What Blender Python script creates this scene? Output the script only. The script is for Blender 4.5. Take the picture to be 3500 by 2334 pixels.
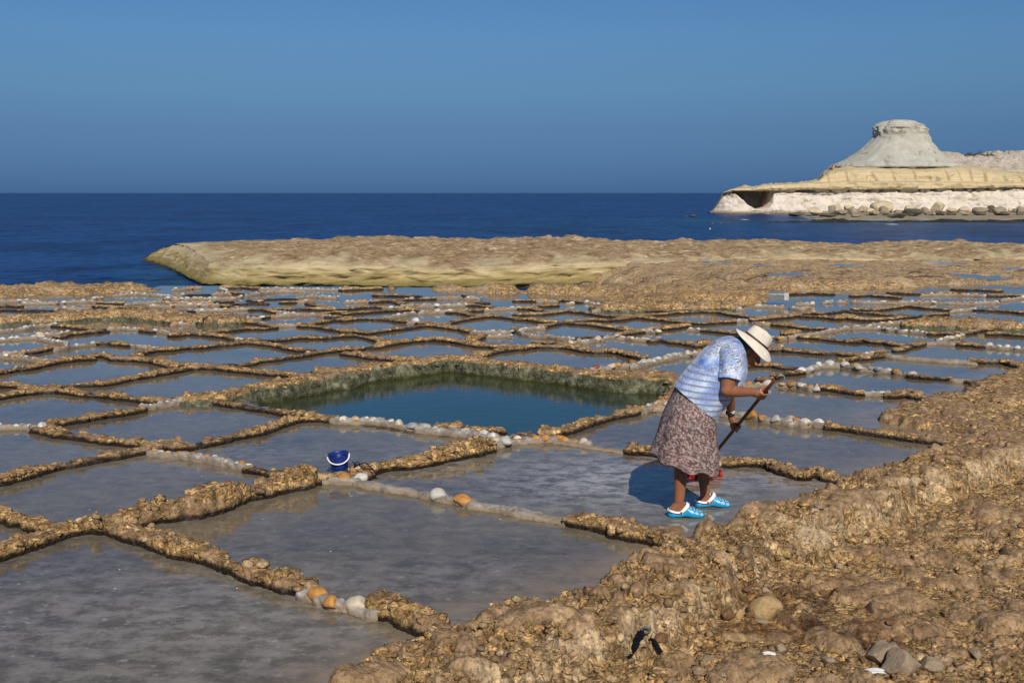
import bpy, bmesh, math, random
import numpy as np
from mathutils import Vector, Matrix

for o in list(bpy.data.objects):
    bpy.data.objects.remove(o)
scene = bpy.context.scene
COL = scene.collection
R = math.radians

# ------------------------------------------------------------------ camera
CAM_H = 2.25                      # eye height above the brine of the pans
PITCH = R(7.43)
FPX = 3889.0                      # focal length in photograph pixels (40 mm)
cam_d = bpy.data.cameras.new('camera')
cam_d.lens = 40.0; cam_d.sensor_width = 36.0
cam_d.clip_start = 0.05; cam_d.clip_end = 90000.0
cam = bpy.data.objects.new('camera', cam_d); COL.objects.link(cam)
cam.location = (0, 0, CAM_H)
cam.rotation_euler = (math.pi/2 - PITCH, 0, 0)
scene.camera = cam

# ------------------------------------------------------------------ sky, sun, exposure
SUN_AZ = 170.0                    # clockwise from +Y: behind the camera, a little to the right
SUN_EL = 40.0
world = bpy.data.worlds.new('World'); scene.world = world
world.use_nodes = True
wn = world.node_tree; wn.nodes.clear()
w_out = wn.nodes.new('ShaderNodeOutputWorld')
w_bg = wn.nodes.new('ShaderNodeBackground'); w_bg.inputs['Strength'].default_value = 0.09
w_sky = wn.nodes.new('ShaderNodeTexSky'); w_sky.sky_type = 'NISHITA'
w_sky.sun_disc = False
w_sky.sun_elevation = R(SUN_EL); w_sky.sun_rotation = R(SUN_AZ)
w_sky.altitude = 0; w_sky.air_density = 1.0; w_sky.dust_density = 0.6; w_sky.ozone_density = 3.0
# dusky sea haze: the air itself darkens and greys towards the horizon
w_tc = wn.nodes.new('ShaderNodeTexCoord')
w_sep = wn.nodes.new('ShaderNodeSeparateXYZ')
w_abs = wn.nodes.new('ShaderNodeMath'); w_abs.operation = 'ABSOLUTE'
w_ramp = wn.nodes.new('ShaderNodeValToRGB')
w_mul = wn.nodes.new('ShaderNodeMix'); w_mul.data_type = 'RGBA'; w_mul.blend_type = 'MULTIPLY'
w_mul.inputs['Factor'].default_value = 1.0
cr = w_ramp.color_ramp
SKY_STOPS = [(0.0, (0.127, 0.300, 0.77)), (0.02, (0.137, 0.287, 0.68)), (0.055, (0.190, 0.325, 0.605)), (0.092, (0.275, 0.431, 0.639)),
             (0.13, (0.325, 0.513, 0.72)), (0.17, (0.33, 0.534, 0.746)), (0.32, (0.356, 0.58, 0.80)), (1.0, (0.42, 0.62, 0.83))]
cr.elements[0].position = 0.0; cr.elements[1].position = 1.0
for p, c in SKY_STOPS[1:-1]:
    cr.elements.new(p)
for e, (p, c) in zip(cr.elements, SKY_STOPS):
    e.position = p; e.color = (*c, 1)
wn.links.new(w_tc.outputs['Generated'], w_sep.inputs[0])
wn.links.new(w_sep.outputs['Z'], w_abs.inputs[0])
wn.links.new(w_abs.outputs[0], w_ramp.inputs['Fac'])
wn.links.new(w_sky.outputs['Color'], w_mul.inputs['A'])
wn.links.new(w_ramp.outputs['Color'], w_mul.inputs['B'])
wn.links.new(w_mul.outputs['Result'], w_bg.inputs['Color'])
wn.links.new(w_bg.outputs[0], w_out.inputs['Surface'])

sun_d = bpy.data.lights.new('sun', 'SUN')
sun_d.energy = 4.3; sun_d.angle = R(0.53); sun_d.color = (1.0, 0.93, 0.82)
sun = bpy.data.objects.new('sun', sun_d); COL.objects.link(sun)
sdir = Vector((math.sin(R(SUN_AZ))*math.cos(R(SUN_EL)), math.cos(R(SUN_AZ))*math.cos(R(SUN_EL)), math.sin(R(SUN_EL))))
sun.rotation_euler = (-sdir).to_track_quat('-Z', 'Y').to_euler()
sun.location = (6, -12, 14)

vs = scene.view_settings
vs.view_transform = 'Standard'; vs.look = 'None'; vs.exposure = 0.0; vs.gamma = 1.0; vs.use_curve_mapping = False
scene.render.engine = 'CYCLES'

# ------------------------------------------------------------------ pixel -> place
SIN, COS = math.sin(PITCH), math.cos(PITCH)
def ray(px, py):
    xc = (px - 1750.0)/FPX; yc = -(py - 1167.0)/FPX
    return np.array([xc, COS + yc*SIN, -SIN + yc*COS])
def G(px, py, z=0.0):
    """where the ray through a photograph pixel meets the level z"""
    d = ray(px, py); t = (z - CAM_H)/d[2]
    return np.array([d[0]*t, d[1]*t])
def AT(px, py, y):
    """the point of the ray at distance y"""
    d = ray(px, py); t = y/d[1]
    return np.array([d[0]*t, y, CAM_H + d[2]*t])
SEA = -3.2

# ------------------------------------------------------------------ numpy noise
_rng = np.random.RandomState(11)
PERM = _rng.permutation(256); PERM = np.concatenate([PERM, PERM, PERM])
_g = _rng.normal(size=(256, 3)); GR3 = _g/np.linalg.norm(_g, axis=1)[:, None]
_a = _rng.rand(256)*2*np.pi; GR2 = np.stack([np.cos(_a), np.sin(_a)], 1)
RND = _rng.rand(256, 3)
def perlin2(x, y):
    xi = np.floor(x).astype(np.int64); yi = np.floor(y).astype(np.int64)
    xf = x - xi; yf = y - yi; xi &= 255; yi &= 255
    u = xf*xf*xf*(xf*(xf*6-15)+10); v = yf*yf*yf*(yf*(yf*6-15)+10)
    def g(a, b, fx, fy):
        h = PERM[PERM[xi+a]+yi+b]
        return GR2[h, 0]*fx + GR2[h, 1]*fy
    n0 = g(0, 0, xf, yf); n1 = g(1, 0, xf-1, yf); n2 = g(0, 1, xf, yf-1); n3 = g(1, 1, xf-1, yf-1)
    a = n0 + u*(n1-n0); b = n2 + u*(n3-n2)
    return (a + v*(b-a))*1.5
def perlin3(x, y, z):
    xi = np.floor(x).astype(np.int64); yi = np.floor(y).astype(np.int64); zi = np.floor(z).astype(np.int64)
    xf = x-xi; yf = y-yi; zf = z-zi; xi &= 255; yi &= 255; zi &= 255
    u = xf*xf*xf*(xf*(xf*6-15)+10); v = yf*yf*yf*(yf*(yf*6-15)+10); w = zf*zf*zf*(zf*(zf*6-15)+10)
    def g(a, b, c):
        h = PERM[PERM[PERM[xi+a]+yi+b]+zi+c]
        return GR3[h, 0]*(xf-a) + GR3[h, 1]*(yf-b) + GR3[h, 2]*(zf-c)
    def lerp(a, b, t): return a + t*(b-a)
    a = lerp(lerp(g(0,0,0), g(1,0,0), u), lerp(g(0,1,0), g(1,1,0), u), v)
    b = lerp(lerp(g(0,0,1), g(1,0,1), u), lerp(g(0,1,1), g(1,1,1), u), v)
    return lerp(a, b, w)*1.4
def fbm2(x, y, f, n, gain=0.5, lac=2.13):
    s = 0; a = 1.0
    for i in range(n):
        s = s + a*perlin2(x*f + 17.3*i, y*f - 9.1*i); f *= lac; a *= gain
    return s
def fbm3(x, y, z, f, n, gain=0.5, lac=2.13):
    s = 0; a = 1.0
    for i in range(n):
        s = s + a*perlin3(x*f + 17.3*i, y*f - 9.1*i, z*f + 5.7*i); f *= lac; a *= gain
    return s
def worley2(x, y):
    xi = np.floor(x).astype(np.int64); yi = np.floor(y).astype(np.int64)
    f1 = np.full(x.shape, 9.0); f2 = np.full(x.shape, 9.0); idv = np.zeros(x.shape)
    for a in (-1, 0, 1):
        for b in (-1, 0, 1):
            h = PERM[PERM[(xi+a) & 255]+((yi+b) & 255)]
            d = np.hypot(xi+a+RND[h, 0]-x, yi+b+RND[h, 1]-y)
            m = d < f1
            f2 = np.where(m, f1, np.minimum(f2, d)); idv = np.where(m, RND[h, 2], idv); f1 = np.where(m, d, f1)
    return f1, f2, idv
def worley3(x, y, z):
    xi = np.floor(x).astype(np.int64); yi = np.floor(y).astype(np.int64); zi = np.floor(z).astype(np.int64)
    f1 = np.full(x.shape, 9.0); idv = np.zeros(x.shape); f2 = np.full(x.shape, 9.0)
    for a in (-1, 0, 1):
        for b in (-1, 0, 1):
            for c in (-1, 0, 1):
                h = PERM[PERM[PERM[(xi+a) & 255]+((yi+b) & 255)]+((zi+c) & 255)]
                d = (xi+a+RND[h, 0]-x)**2+(yi+b+RND[h, 1]-y)**2+(zi+c+RND[h, 2]-z)**2
                m = d < f1
                f2 = np.where(m, f1, np.minimum(f2, d)); idv = np.where(m, RND[(h+37) & 255, 1], idv); f1 = np.where(m, d, f1)
    return np.sqrt(f1), np.sqrt(f2), idv
def sstep(a, b, x):
    t = np.clip((x-a)/(b-a), 0, 1); return t*t*(3-2*t)
def poly_sd(x, y, poly, closed=True):
    """signed distance to a polygon, positive inside"""
    P = np.asarray(poly, float); n = len(P)
    d = np.full(x.shape, 1e9); ins = np.zeros(x.shape, bool)
    for i in range(n if closed else n-1):
        a = P[i]; b = P[(i+1) % n]; e = b-a
        t = np.clip(((x-a[0])*e[0]+(y-a[1])*e[1])/max(1e-12, e@e), 0, 1)
        d = np.minimum(d, np.hypot(x-a[0]-t*e[0], y-a[1]-t*e[1]))
        if closed:
            c = (a[1] > y) != (b[1] > y)
            with np.errstate(divide='ignore', invalid='ignore'):
                xx = e[0]*(y-a[1])/(e[1] if abs(e[1]) > 1e-12 else 1e-12)+a[0]
            ins ^= c & (x < xx)
    return np.where(ins, d, -d) if closed else d

# ------------------------------------------------------------------ mesh helpers
def link(o, parent=None):
    COL.objects.link(o)
    if parent is not None: o.parent = parent
    return o
def mesh_np(name, V, F, mat=None, parent=None, smooth=True, uv=None, attr=None):
    """V (n,3), F (m,4) or (m,3) index array -> one mesh object"""
    V = np.ascontiguousarray(V, np.float32); F = np.ascontiguousarray(F, np.int32)
    k = F.shape[1]
    me = bpy.data.meshes.new(name)
    me.vertices.add(len(V)); me.vertices.foreach_set('co', V.ravel())
    me.loops.add(F.size); me.loops.foreach_set('vertex_index', F.ravel())
    me.polygons.add(len(F)); me.polygons.foreach_set('loop_start', np.arange(0, F.size, k, dtype=np.int32))
    me.update(calc_edges=True)
    if smooth: me.polygons.foreach_set('use_smooth', np.ones(len(F), bool))
    if uv is not None:
        l = me.uv_layers.new(name='UVMap'); l.data.foreach_set('uv', np.ascontiguousarray(uv[F.ravel()], np.float32).ravel())
    if attr is not None:
        for k2, v2 in attr.items():
            a = me.attributes.new(k2, 'FLOAT', 'POINT'); a.data.foreach_set('value', np.ascontiguousarray(v2, np.float32).ravel())
    me.validate()
    if mat is not None: me.materials.append(mat)
    return link(bpy.data.objects.new(name, me), parent)
def grid_faces(n, m, wrap_m=False, mask=None, flip=False):
    i, j = np.meshgrid(np.arange(n-1), np.arange(m if wrap_m else m-1), indexing='ij')
    j2 = (j+1) % m
    F = np.stack([i*m+j, (i+1)*m+j, (i+1)*m+j2, i*m+j2], -1).reshape(-1, 4)
    if flip: F = F[:, ::-1]
    return F if mask is None else F[mask.ravel()]
def empty(name, loc=(0, 0, 0), rz=0.0):
    o = bpy.data.objects.new(name, None); o.location = loc; o.rotation_euler = (0, 0, rz)
    o.empty_display_size = 0.1
    return link(o)
def tag(o, label, cat, group=None):
    o['label'] = label; o['category'] = cat
    if group: o['group'] = group
    return o
def struct(o):
    o['kind'] = 'structure'; return o
def from_bm(name, bm, mat, parent=None, smooth=True):
    me = bpy.data.meshes.new(name); bm.to_mesh(me); bm.free()
    if smooth: me.polygons.foreach_set('use_smooth', np.ones(len(me.polygons), bool))
    me.materials.append(mat)
    return link(bpy.data.objects.new(name, me), parent)
def recentre(o, loc):
    """move a thing's origin to its base without moving the shape"""
    o.data.transform(Matrix.Translation(-Vector(loc))); o.location = loc; return o

# ------------------------------------------------------------------ materials
class NT:
    def __init__(self, name):
        self.m = bpy.data.materials.new(name); self.m.use_nodes = True
        self.t = self.m.node_tree; self.b = self.t.nodes['Principled BSDF']
        self.geo = self.t.nodes.new('ShaderNodeNewGeometry')
    def n(self, typ, **kw):
        nd = self.t.nodes.new(typ)
        for k, v in kw.items(): setattr(nd, k, v)
        return nd
    def l(self, a, b): self.t.links.new(a, b)
    def pos(self): return self.geo.outputs['Position']
    def map(self, src, scale=(1, 1, 1), loc=(0, 0, 0)):
        mp = self.n('ShaderNodeMapping'); mp.inputs['Scale'].default_value = scale; mp.inputs['Location'].default_value = loc
        self.l(src, mp.inputs['Vector']); return mp.outputs[0]
    def noise(self, src, scale, detail=6, rough=0.6, dist=0.0):
        nd = self.n('ShaderNodeTexNoise'); nd.inputs['Scale'].default_value = scale
        nd.inputs['Detail'].default_value = detail; nd.inputs['Roughness'].default_value = rough
        nd.inputs['Distortion'].default_value = dist
        self.l(src, nd.inputs['Vector']); return nd.outputs['Fac']
    def vor(self, src, scale, feature='F1', out='Distance', rand=1.0):
        nd = self.n('ShaderNodeTexVoronoi', feature=feature); nd.inputs['Scale'].default_value = scale
        nd.inputs['Randomness'].default_value = rand
        self.l(src, nd.inputs['Vector']); return nd.outputs[out]
    def ramp(self, fac, stops, interp='LINEAR'):
        nd = self.n('ShaderNodeValToRGB'); c = nd.color_ramp; c.interpolation = interp
        while len(c.elements) < len(stops): c.elements.new(0.5)
        for e, (p, col) in zip(c.elements, stops):
            e.position = p
            e.color = (*col, 1) if isinstance(col, tuple) else (col, col, col, 1)
        self.l(fac, nd.inputs['Fac']); return nd.outputs['Color']
    def mix(self, fac, a, b, mode='MIX'):
        nd = self.n('ShaderNodeMix', data_type='RGBA', blend_type=mode)
        for v, s in ((fac, nd.inputs['Factor']), (a, nd.inputs['A']), (b, nd.inputs['B'])):
            if isinstance(v, (int, float)): s.default_value = v
            elif isinstance(v, tuple): s.default_value = (*v, 1)
            else: self.l(v, s)
        return nd.outputs['Result']
    def math(self, op, a, b=None, clamp=False):
        nd = self.n('ShaderNodeMath', operation=op, use_clamp=clamp)
        for i, v in enumerate((a, b)):
            if v is None: continue
            if isinstance(v, (int, float)): nd.inputs[i].default_value = v
            else: self.l(v, nd.inputs[i])
        return nd.outputs[0]
    def mrange(self, v, a, b, c=0.0, d=1.0):
        nd = self.n('ShaderNodeMapRange', interpolation_type='SMOOTHSTEP')
        for k, x in (('From Min', a), ('From Max', b), ('To Min', c), ('To Max', d)): nd.inputs[k].default_value = x
        self.l(v, nd.inputs['Value']); return nd.outputs[0]
    def z(self):
        s = self.n('ShaderNodeSeparateXYZ'); self.l(self.pos(), s.inputs[0]); return s.outputs['Z']
    def attr(self, name):
        a = self.n('ShaderNodeAttribute'); a.attribute_name = name; return a.outputs['Fac']
    def bump(self, h, strength=0.5, dist=0.01, nrm=None):
        b = self.n('ShaderNodeBump'); b.inputs['Strength'].default_value = strength; b.inputs['Distance'].default_value = dist
        self.l(h, b.inputs['Height'])
        if nrm is not None: self.l(nrm, b.inputs['Normal'])
        return b.outputs[0]
    def set(self, color=None, rough=None, spec=None, normal=None, ior=None, metal=None, **kw):
        for v, s in ((color, 'Base Color'), (rough, 'Roughness'), (spec, 'Specular IOR Level'), (normal, 'Normal'), (ior, 'IOR'), (metal, 'Metallic')):
            if v is None: continue
            if isinstance(v, tuple): self.b.inputs[s].default_value = (*v, 1)
            elif isinstance(v, (int, float)): self.b.inputs[s].default_value = v
            else: self.l(v, self.b.inputs[s])
        return self.m
def plain(name, color, rough=0.6, spec=0.4, var=0.12, scale=30, bump=0.0):
    t = NT(name)
    n = t.noise(t.pos(), scale, 5)
    c = t.mix(t.mrange(n, 0.3, 0.7), tuple(x*(1-var) for x in color), tuple(min(1, x*(1+var)) for x in color))
    kw = {}
    if bump: kw['normal'] = t.bump(t.noise(t.pos(), scale*4, 6), bump, 0.004)
    return t.set(c, rough, spec, **kw)

# ------------------------------------------------------------------ rock materials
def rock_material(name, wet_z=None, green=False):
    t = NT(name); P = t.pos()
    big = t.noise(P, 1.3, 5, 0.6)
    mid = t.noise(P, 11, 9, 0.72, 0.3)
    fine = t.noise(P, 48, 8, 0.75)
    lump = t.attr('lump'); pale = t.attr('pale')
    ochre = t.ramp(mid, [(0.30, (0.18, 0.104, 0.042)), (0.43, (0.40, 0.255, 0.108)), (0.55, (0.58, 0.40, 0.185)), (0.72, (0.72, 0.545, 0.31))])
    grey = t.ramp(mid, [(0.28, (0.12, 0.078, 0.042)), (0.46, (0.235, 0.160, 0.090)), (0.60, (0.335, 0.24, 0.142)), (0.74, (0.46, 0.35, 0.22))])
    f = t.math('ADD', lump, t.math('MULTIPLY', t.math('SUBTRACT', big, 0.5), 1.1), clamp=True)
    c = t.mix(t.mrange(f, 0.32, 0.55), ochre, grey)
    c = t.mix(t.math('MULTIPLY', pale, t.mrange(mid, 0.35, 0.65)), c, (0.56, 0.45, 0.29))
    # packed shell and pebble grains of different stone
    dv = t.n('ShaderNodeVectorMath', operation='ADD'); nv = t.n('ShaderNodeTexNoise'); nv.inputs['Scale'].default_value = 14; nv.inputs['Detail'].default_value = 4
    t.l(P, nv.inputs['Vector']); sv = t.n('ShaderNodeVectorMath', operation='SCALE'); sv.inputs['Scale'].default_value = 0.05
    t.l(nv.outputs['Color'], sv.inputs[0]); t.l(P, dv.inputs[0]); t.l(sv.outputs[0], dv.inputs[1]); DP = dv.outputs[0]
    for sc_, lo, hi in ((19, 0.55, 1.55), (40, 0.5, 1.7)):
        vv = t.n('ShaderNodeTexVoronoi'); vv.inputs['Scale'].default_value = sc_; t.l(DP, vv.inputs['Vector'])
        sx_ = t.n('ShaderNodeSeparateColor'); t.l(vv.outputs['Color'], sx_.inputs[0])
        mr = t.n('ShaderNodeMapRange'); t.l(sx_.outputs[0], mr.inputs['Value']); mr.inputs['To Min'].default_value = lo; mr.inputs['To Max'].default_value = hi
        cc = t.n('ShaderNodeCombineColor'); t.l(mr.outputs[0], cc.inputs[0]); t.l(mr.outputs[0], cc.inputs[1]); t.l(mr.outputs[0], cc.inputs[2])
        gm = t.n('ShaderNodeMapRange'); t.l(lump, gm.inputs['Value']); gm.inputs['From Min'].default_value = 0.3; gm.inputs['From Max'].default_value = 0.9; gm.inputs['To Min'].default_value = 0.8; gm.inputs['To Max'].default_value = 0.35
        c = t.mix(gm.outputs[0], c, cc.outputs[0], 'MULTIPLY')
    gap = t.vor(DP, 19, 'DISTANCE_TO_EDGE'); gmask = t.mrange(t.noise(P, 6.5, 4, .6), 0.42, 0.60)
    nl = t.mrange(lump, 0.5, 0.9, 1.0, 0.15)
    c = t.mix(t.math('MULTIPLY', t.math('MULTIPLY', nl, gmask), t.mrange(gap, 0.085, 0.015, 0, 0.8)), c, (0.06, 0.034, 0.015))
    # coarse light and dark beds that still read far away
    bed = t.noise(t.map(P, (0.6, 0.8, 1.0)), 1.5, 7, 0.75)
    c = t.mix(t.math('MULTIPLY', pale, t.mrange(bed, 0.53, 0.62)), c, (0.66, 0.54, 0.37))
    c = t.mix(t.math('MULTIPLY', pale, t.mrange(bed, 0.47, 0.39, 0, 0.9)), c, (0.075, 0.045, 0.023))
    c = t.mix(1.0, c, (1.06, 0.965, 0.86), 'MULTIPLY')
    # shade of pits and crevices painted in, brown weathering and pale salt specks
    c = t.mix(t.mrange(fine, 0.48, 0.36, 0, 0.85), c, (0.06, 0.034, 0.016))
    stain = t.noise(P, 4.2, 6, 0.7)
    c = t.mix(t.mrange(stain, 0.54, 0.68, 0, 0.5), c, (0.13, 0.08, 0.04))
    salt = t.noise(P, 30, 4, 0.85)
    c = t.mix(t.mrange(salt, 0.64, 0.72, 0, 0.8), c, (0.60, 0.55, 0.47))
    rough = 0.85
    if green:
        g = t.ramp(mid, [(0.34, (0.028, 0.026, 0.014)), (0.47, (0.10, 0.095, 0.05)), (0.60, (0.22, 0.215, 0.135)), (0.74, (0.34, 0.335, 0.25))])
        zz = t.math('ADD', t.z(), t.math('MULTIPLY', t.math('SUBTRACT', t.noise(P, 5, 6), 0.5), 0.12))
        c = t.mix(t.mrange(zz, 0.07, 0.035), c, g)
        c = t.mix(t.mrange(zz, -0.06, -0.12), c, (0.04, 0.038, 0.010))
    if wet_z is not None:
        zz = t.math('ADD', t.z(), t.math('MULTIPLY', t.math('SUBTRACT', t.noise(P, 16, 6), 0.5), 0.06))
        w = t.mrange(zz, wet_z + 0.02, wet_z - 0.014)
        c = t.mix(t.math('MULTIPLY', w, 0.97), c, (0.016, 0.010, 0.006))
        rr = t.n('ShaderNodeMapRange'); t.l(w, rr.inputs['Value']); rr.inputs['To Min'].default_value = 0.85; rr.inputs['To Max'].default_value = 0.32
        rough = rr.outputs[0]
    damp = t.math('MULTIPLY', t.attr('damp'), t.mrange(t.noise(P, 5, 5, .65), 0.35, 0.55))
    c = t.mix(t.math('MULTIPLY', damp, 0.9), c, t.mix(1.0, c, (0.36, 0.27, 0.20), 'MULTIPLY'))
    if isinstance(rough, float):
        rr = t.n('ShaderNodeMapRange'); t.l(damp, rr.inputs['Value']); rr.inputs['To Min'].default_value = rough; rr.inputs['To Max'].default_value = 0.28
        rough = rr.outputs[0]
    pits = t.vor(P, 42, 'F1')
    h = t.math('ADD', t.math('MULTIPLY', fine, 1.0), t.math('MULTIPLY', pits, 0.45))
    h = t.math('ADD', h, t.math('MULTIPLY', mid, 1.0))
    h = t.math('ADD', h, t.math('MULTIPLY', t.mrange(gap, 0.0, 0.15), 0.35))
    nm = t.bump(h, 1.0, 0.03)
    bs = t.n('ShaderNodeMapRange'); t.l(lump, bs.inputs['Value']); bs.inputs['From Min'].default_value = 0.3; bs.inputs['From Max'].default_value = 0.9; bs.inputs['To Min'].default_value = 1.0; bs.inputs['To Max'].default_value = 0.35
    t.l(bs.outputs[0], nm.node.inputs['Strength'])
    return t.set(c, rough, 0.25, nm)
M_GROUND = rock_material('limestone_ground', wet_z=None)
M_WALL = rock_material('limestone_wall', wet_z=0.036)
M_RIM = rock_material('limestone_pool_rim', green=True)

def far_rock_material():
    t = NT('limestone_platform'); P = t.pos()
    n1 = t.noise(P, 0.9, 9, 0.8); n2 = t.noise(P, 3.2, 7, 0.75); strata = t.noise(t.map(P, (0.35, 0.35, 3.2)), 1.6, 6, 0.65)
    top = t.ramp(n1, [(0.33, (0.075, 0.045, 0.022)), (0.43, (0.24, 0.155, 0.078)), (0.53, (0.38, 0.265, 0.14)), (0.64, (0.62, 0.49, 0.32))])
    top = t.mix(t.mrange(n2, 0.44, 0.32, 0, 0.8), top, (0.10, 0.065, 0.034))
    top = t.mix(t.mrange(n2, 0.62, 0.72, 0, 0.7), top, (0.66, 0.57, 0.43))
    face = t.ramp(strata, [(0.30, (0.16, 0.115, 0.045)), (0.48, (0.34, 0.255, 0.11)), (0.62, (0.49, 0.39, 0.20)), (0.78, (0.62, 0.53, 0.35))])
    f = t.attr('face')
    c = t.mix(f, top, face)
    # pale dry lip above, weed and wet rock towards the waterline
    zz = t.math('ADD', t.z(), t.math('MULTIPLY', t.math('SUBTRACT', n1, 0.5), 0.5))
    c = t.mix(t.math('MULTIPLY', f, t.mrange(zz, -2.35, -1.95, 0, 0.6)), c, (0.60, 0.50, 0.33))
    c = t.mix(t.math('MULTIPLY', f, t.mrange(zz, -2.55, -2.95, 0, 0.75)), c, (0.16, 0.125, 0.03))
    c = t.mix(t.mrange(zz, -2.95, -3.15, 0, 0.9), c, (0.045, 0.032, 0.012))
    nm = t.bump(t.math('ADD', n2, t.math('MULTIPLY', strata, 0.8)), 0.8, 0.09)
    return t.set(c, 0.9, 0.2, nm)
M_PLAT = far_rock_material()

# ------------------------------------------------------------------ sea
def sea_material():
    t = NT('sea_water'); P = t.pos()
    def blob(x, y, rx, ry):
        mp = t.map(P, (1/rx, 1/ry, 0), (-x/rx, -y/ry, 0))
        ln = t.n('ShaderNodeVectorMath', operation='LENGTH'); t.l(mp, ln.inputs[0])
        return ln.outputs['Value']
    wob = t.math('MULTIPLY', t.math('SUBTRACT', t.noise(P, 0.05, 5), 0.5), 0.9)
    deep = t.ramp(t.noise(t.map(P, (0.25, 1, 1)), 0.012, 4), [(0.35, (0.0045, 0.024, 0.118)), (0.65, (0.006, 0.032, 0.142))])
    col = deep
    for (bx, by, rx, ry, s, c) in ((-17, 84, 13, 30, 0.8, (0.010, 0.075, 0.145)), (35, 190, 60, 70, 0.6, (0.008, 0.05, 0.12)),
                                   (85, 232, 75, 30, 0.85, (0.018, 0.085, 0.15)), (125, 205, 90, 16, 0.6, (0.03, 0.10, 0.14))):
        d = t.math('ADD', blob(bx, by, rx, ry), wob)
        col = t.mix(t.mrange(d, 1.05, 0.35, 0, s), col, c)
    rip = t.noise(t.map(P, (0.75, 0.5, 1)), 1.0, 3, 0.5); rip2 = t.noise(t.map(P, (0.28, 0.16, 1)), 0.8, 4, 0.6); rip3 = t.noise(t.map(P, (0.05, 0.03, 1)), 0.8, 5, 0.65)
    for r_, lo, hi in ((rip, .7, .5), (rip2, .65, .45), (rip3, .5, .4)):
        col = t.mix(t.mrange(r_, 0.49, 0.36, 0, lo), col, (0.0008, 0.005, 0.030))
        col = t.mix(t.mrange(r_, 0.53, 0.68, 0, hi), col, (0.013, 0.062, 0.19))
    h = t.math('ADD', t.math('MULTIPLY', rip, 0.5), rip2)
    nm = t.bump(h, 1.0, 0.55)
    return t.set(col, 0.3, 0.035, nm, ior=1.33)
M_SEA = sea_material()
r = 45000.0
sea = mesh_np('sea', np.array([[-r, -r, SEA], [r, -r, SEA], [r, r, SEA], [-r, r, SEA]]), np.array([[0, 1, 2, 3]]), M_SEA, smooth=False)
struct(sea)

# ------------------------------------------------------------------ brine and pool
# water edge of the rocky bank on the right of the pans (photograph pixels)
BANK_PX = [(700, 2700), (900, 2520), (1178, 2330), (1281, 2266), (1444, 2214), (1528, 2182), (1640, 2112), (1690, 2115), (1795, 2083), (1917, 2055),
           (1960, 2025), (2006, 2004), (2076, 1967), (2189, 1926), (2249, 1890), (2338, 1872), (2386, 1849), (2517, 1801), (2606, 1771),
           (2695, 1736), (2780, 1697), (2853, 1658), (2899, 1647), (3017, 1609), (3121, 1574), (3193, 1532), (3236, 1513), (3289, 1505),
           (3150, 1475), (2990, 1446), (2968, 1425), (3006, 1410), (3063, 1395), (3102, 1379), (3167, 1364), (3247, 1352), (3293, 1329), (3310, 1306),
           (3358, 1299), (3427, 1276), (3461, 1253), (3540, 1245), (3700, 1190), (4100, 1080), (4700, 1000)]
BANK = [G(*p, 0.0) for p in BANK_PX]
BANK = [np.array([-2.2, 1.2])] + BANK + [np.array([60.0, 40.0]), np.array([60.0, 1.0])]
PZ_PX = [(-1500, 1020), (-300, 1018), (0, 1016), (380, 1004), (560, 992), (600, 983), (760, 983), (800, 988), (1000, 986), (1176, 988), (1300, 991), (1390, 989), (1500, 991), (1600, 1001), (1700, 1004), (1850, 1008),
         (2050, 1012), (2100, 1040), (2350, 1046), (2500, 1042), (2640, 1030), (2690, 1002), (2800, 992), (2950, 990), (3100, 984), (3250, 974), (3500, 972), (4300, 975)]
PANZ = [G(*p, 0.0) for p in PZ_PX] + [np.array([60.0, 20.0]), np.array([60.0, 0.5]), np.array([-60.0, 0.5]), np.array([-60.0, 24.0])]
POOL_PX = [(800, 1342), (960, 1302), (1100, 1270), (1400, 1238), (1539, 1222), (1738, 1238), (1916, 1255), (2089, 1272), (2242, 1276), (2320, 1292), (2330, 1330), (2290, 1375),
           (2120, 1405), (1862, 1484), (1700, 1478), (1480, 1462), (1131, 1418), (1000, 1392)]
POOL = [G(*p, 0.08) for p in POOL_PX]
POOL_Z = -0.115

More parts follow.
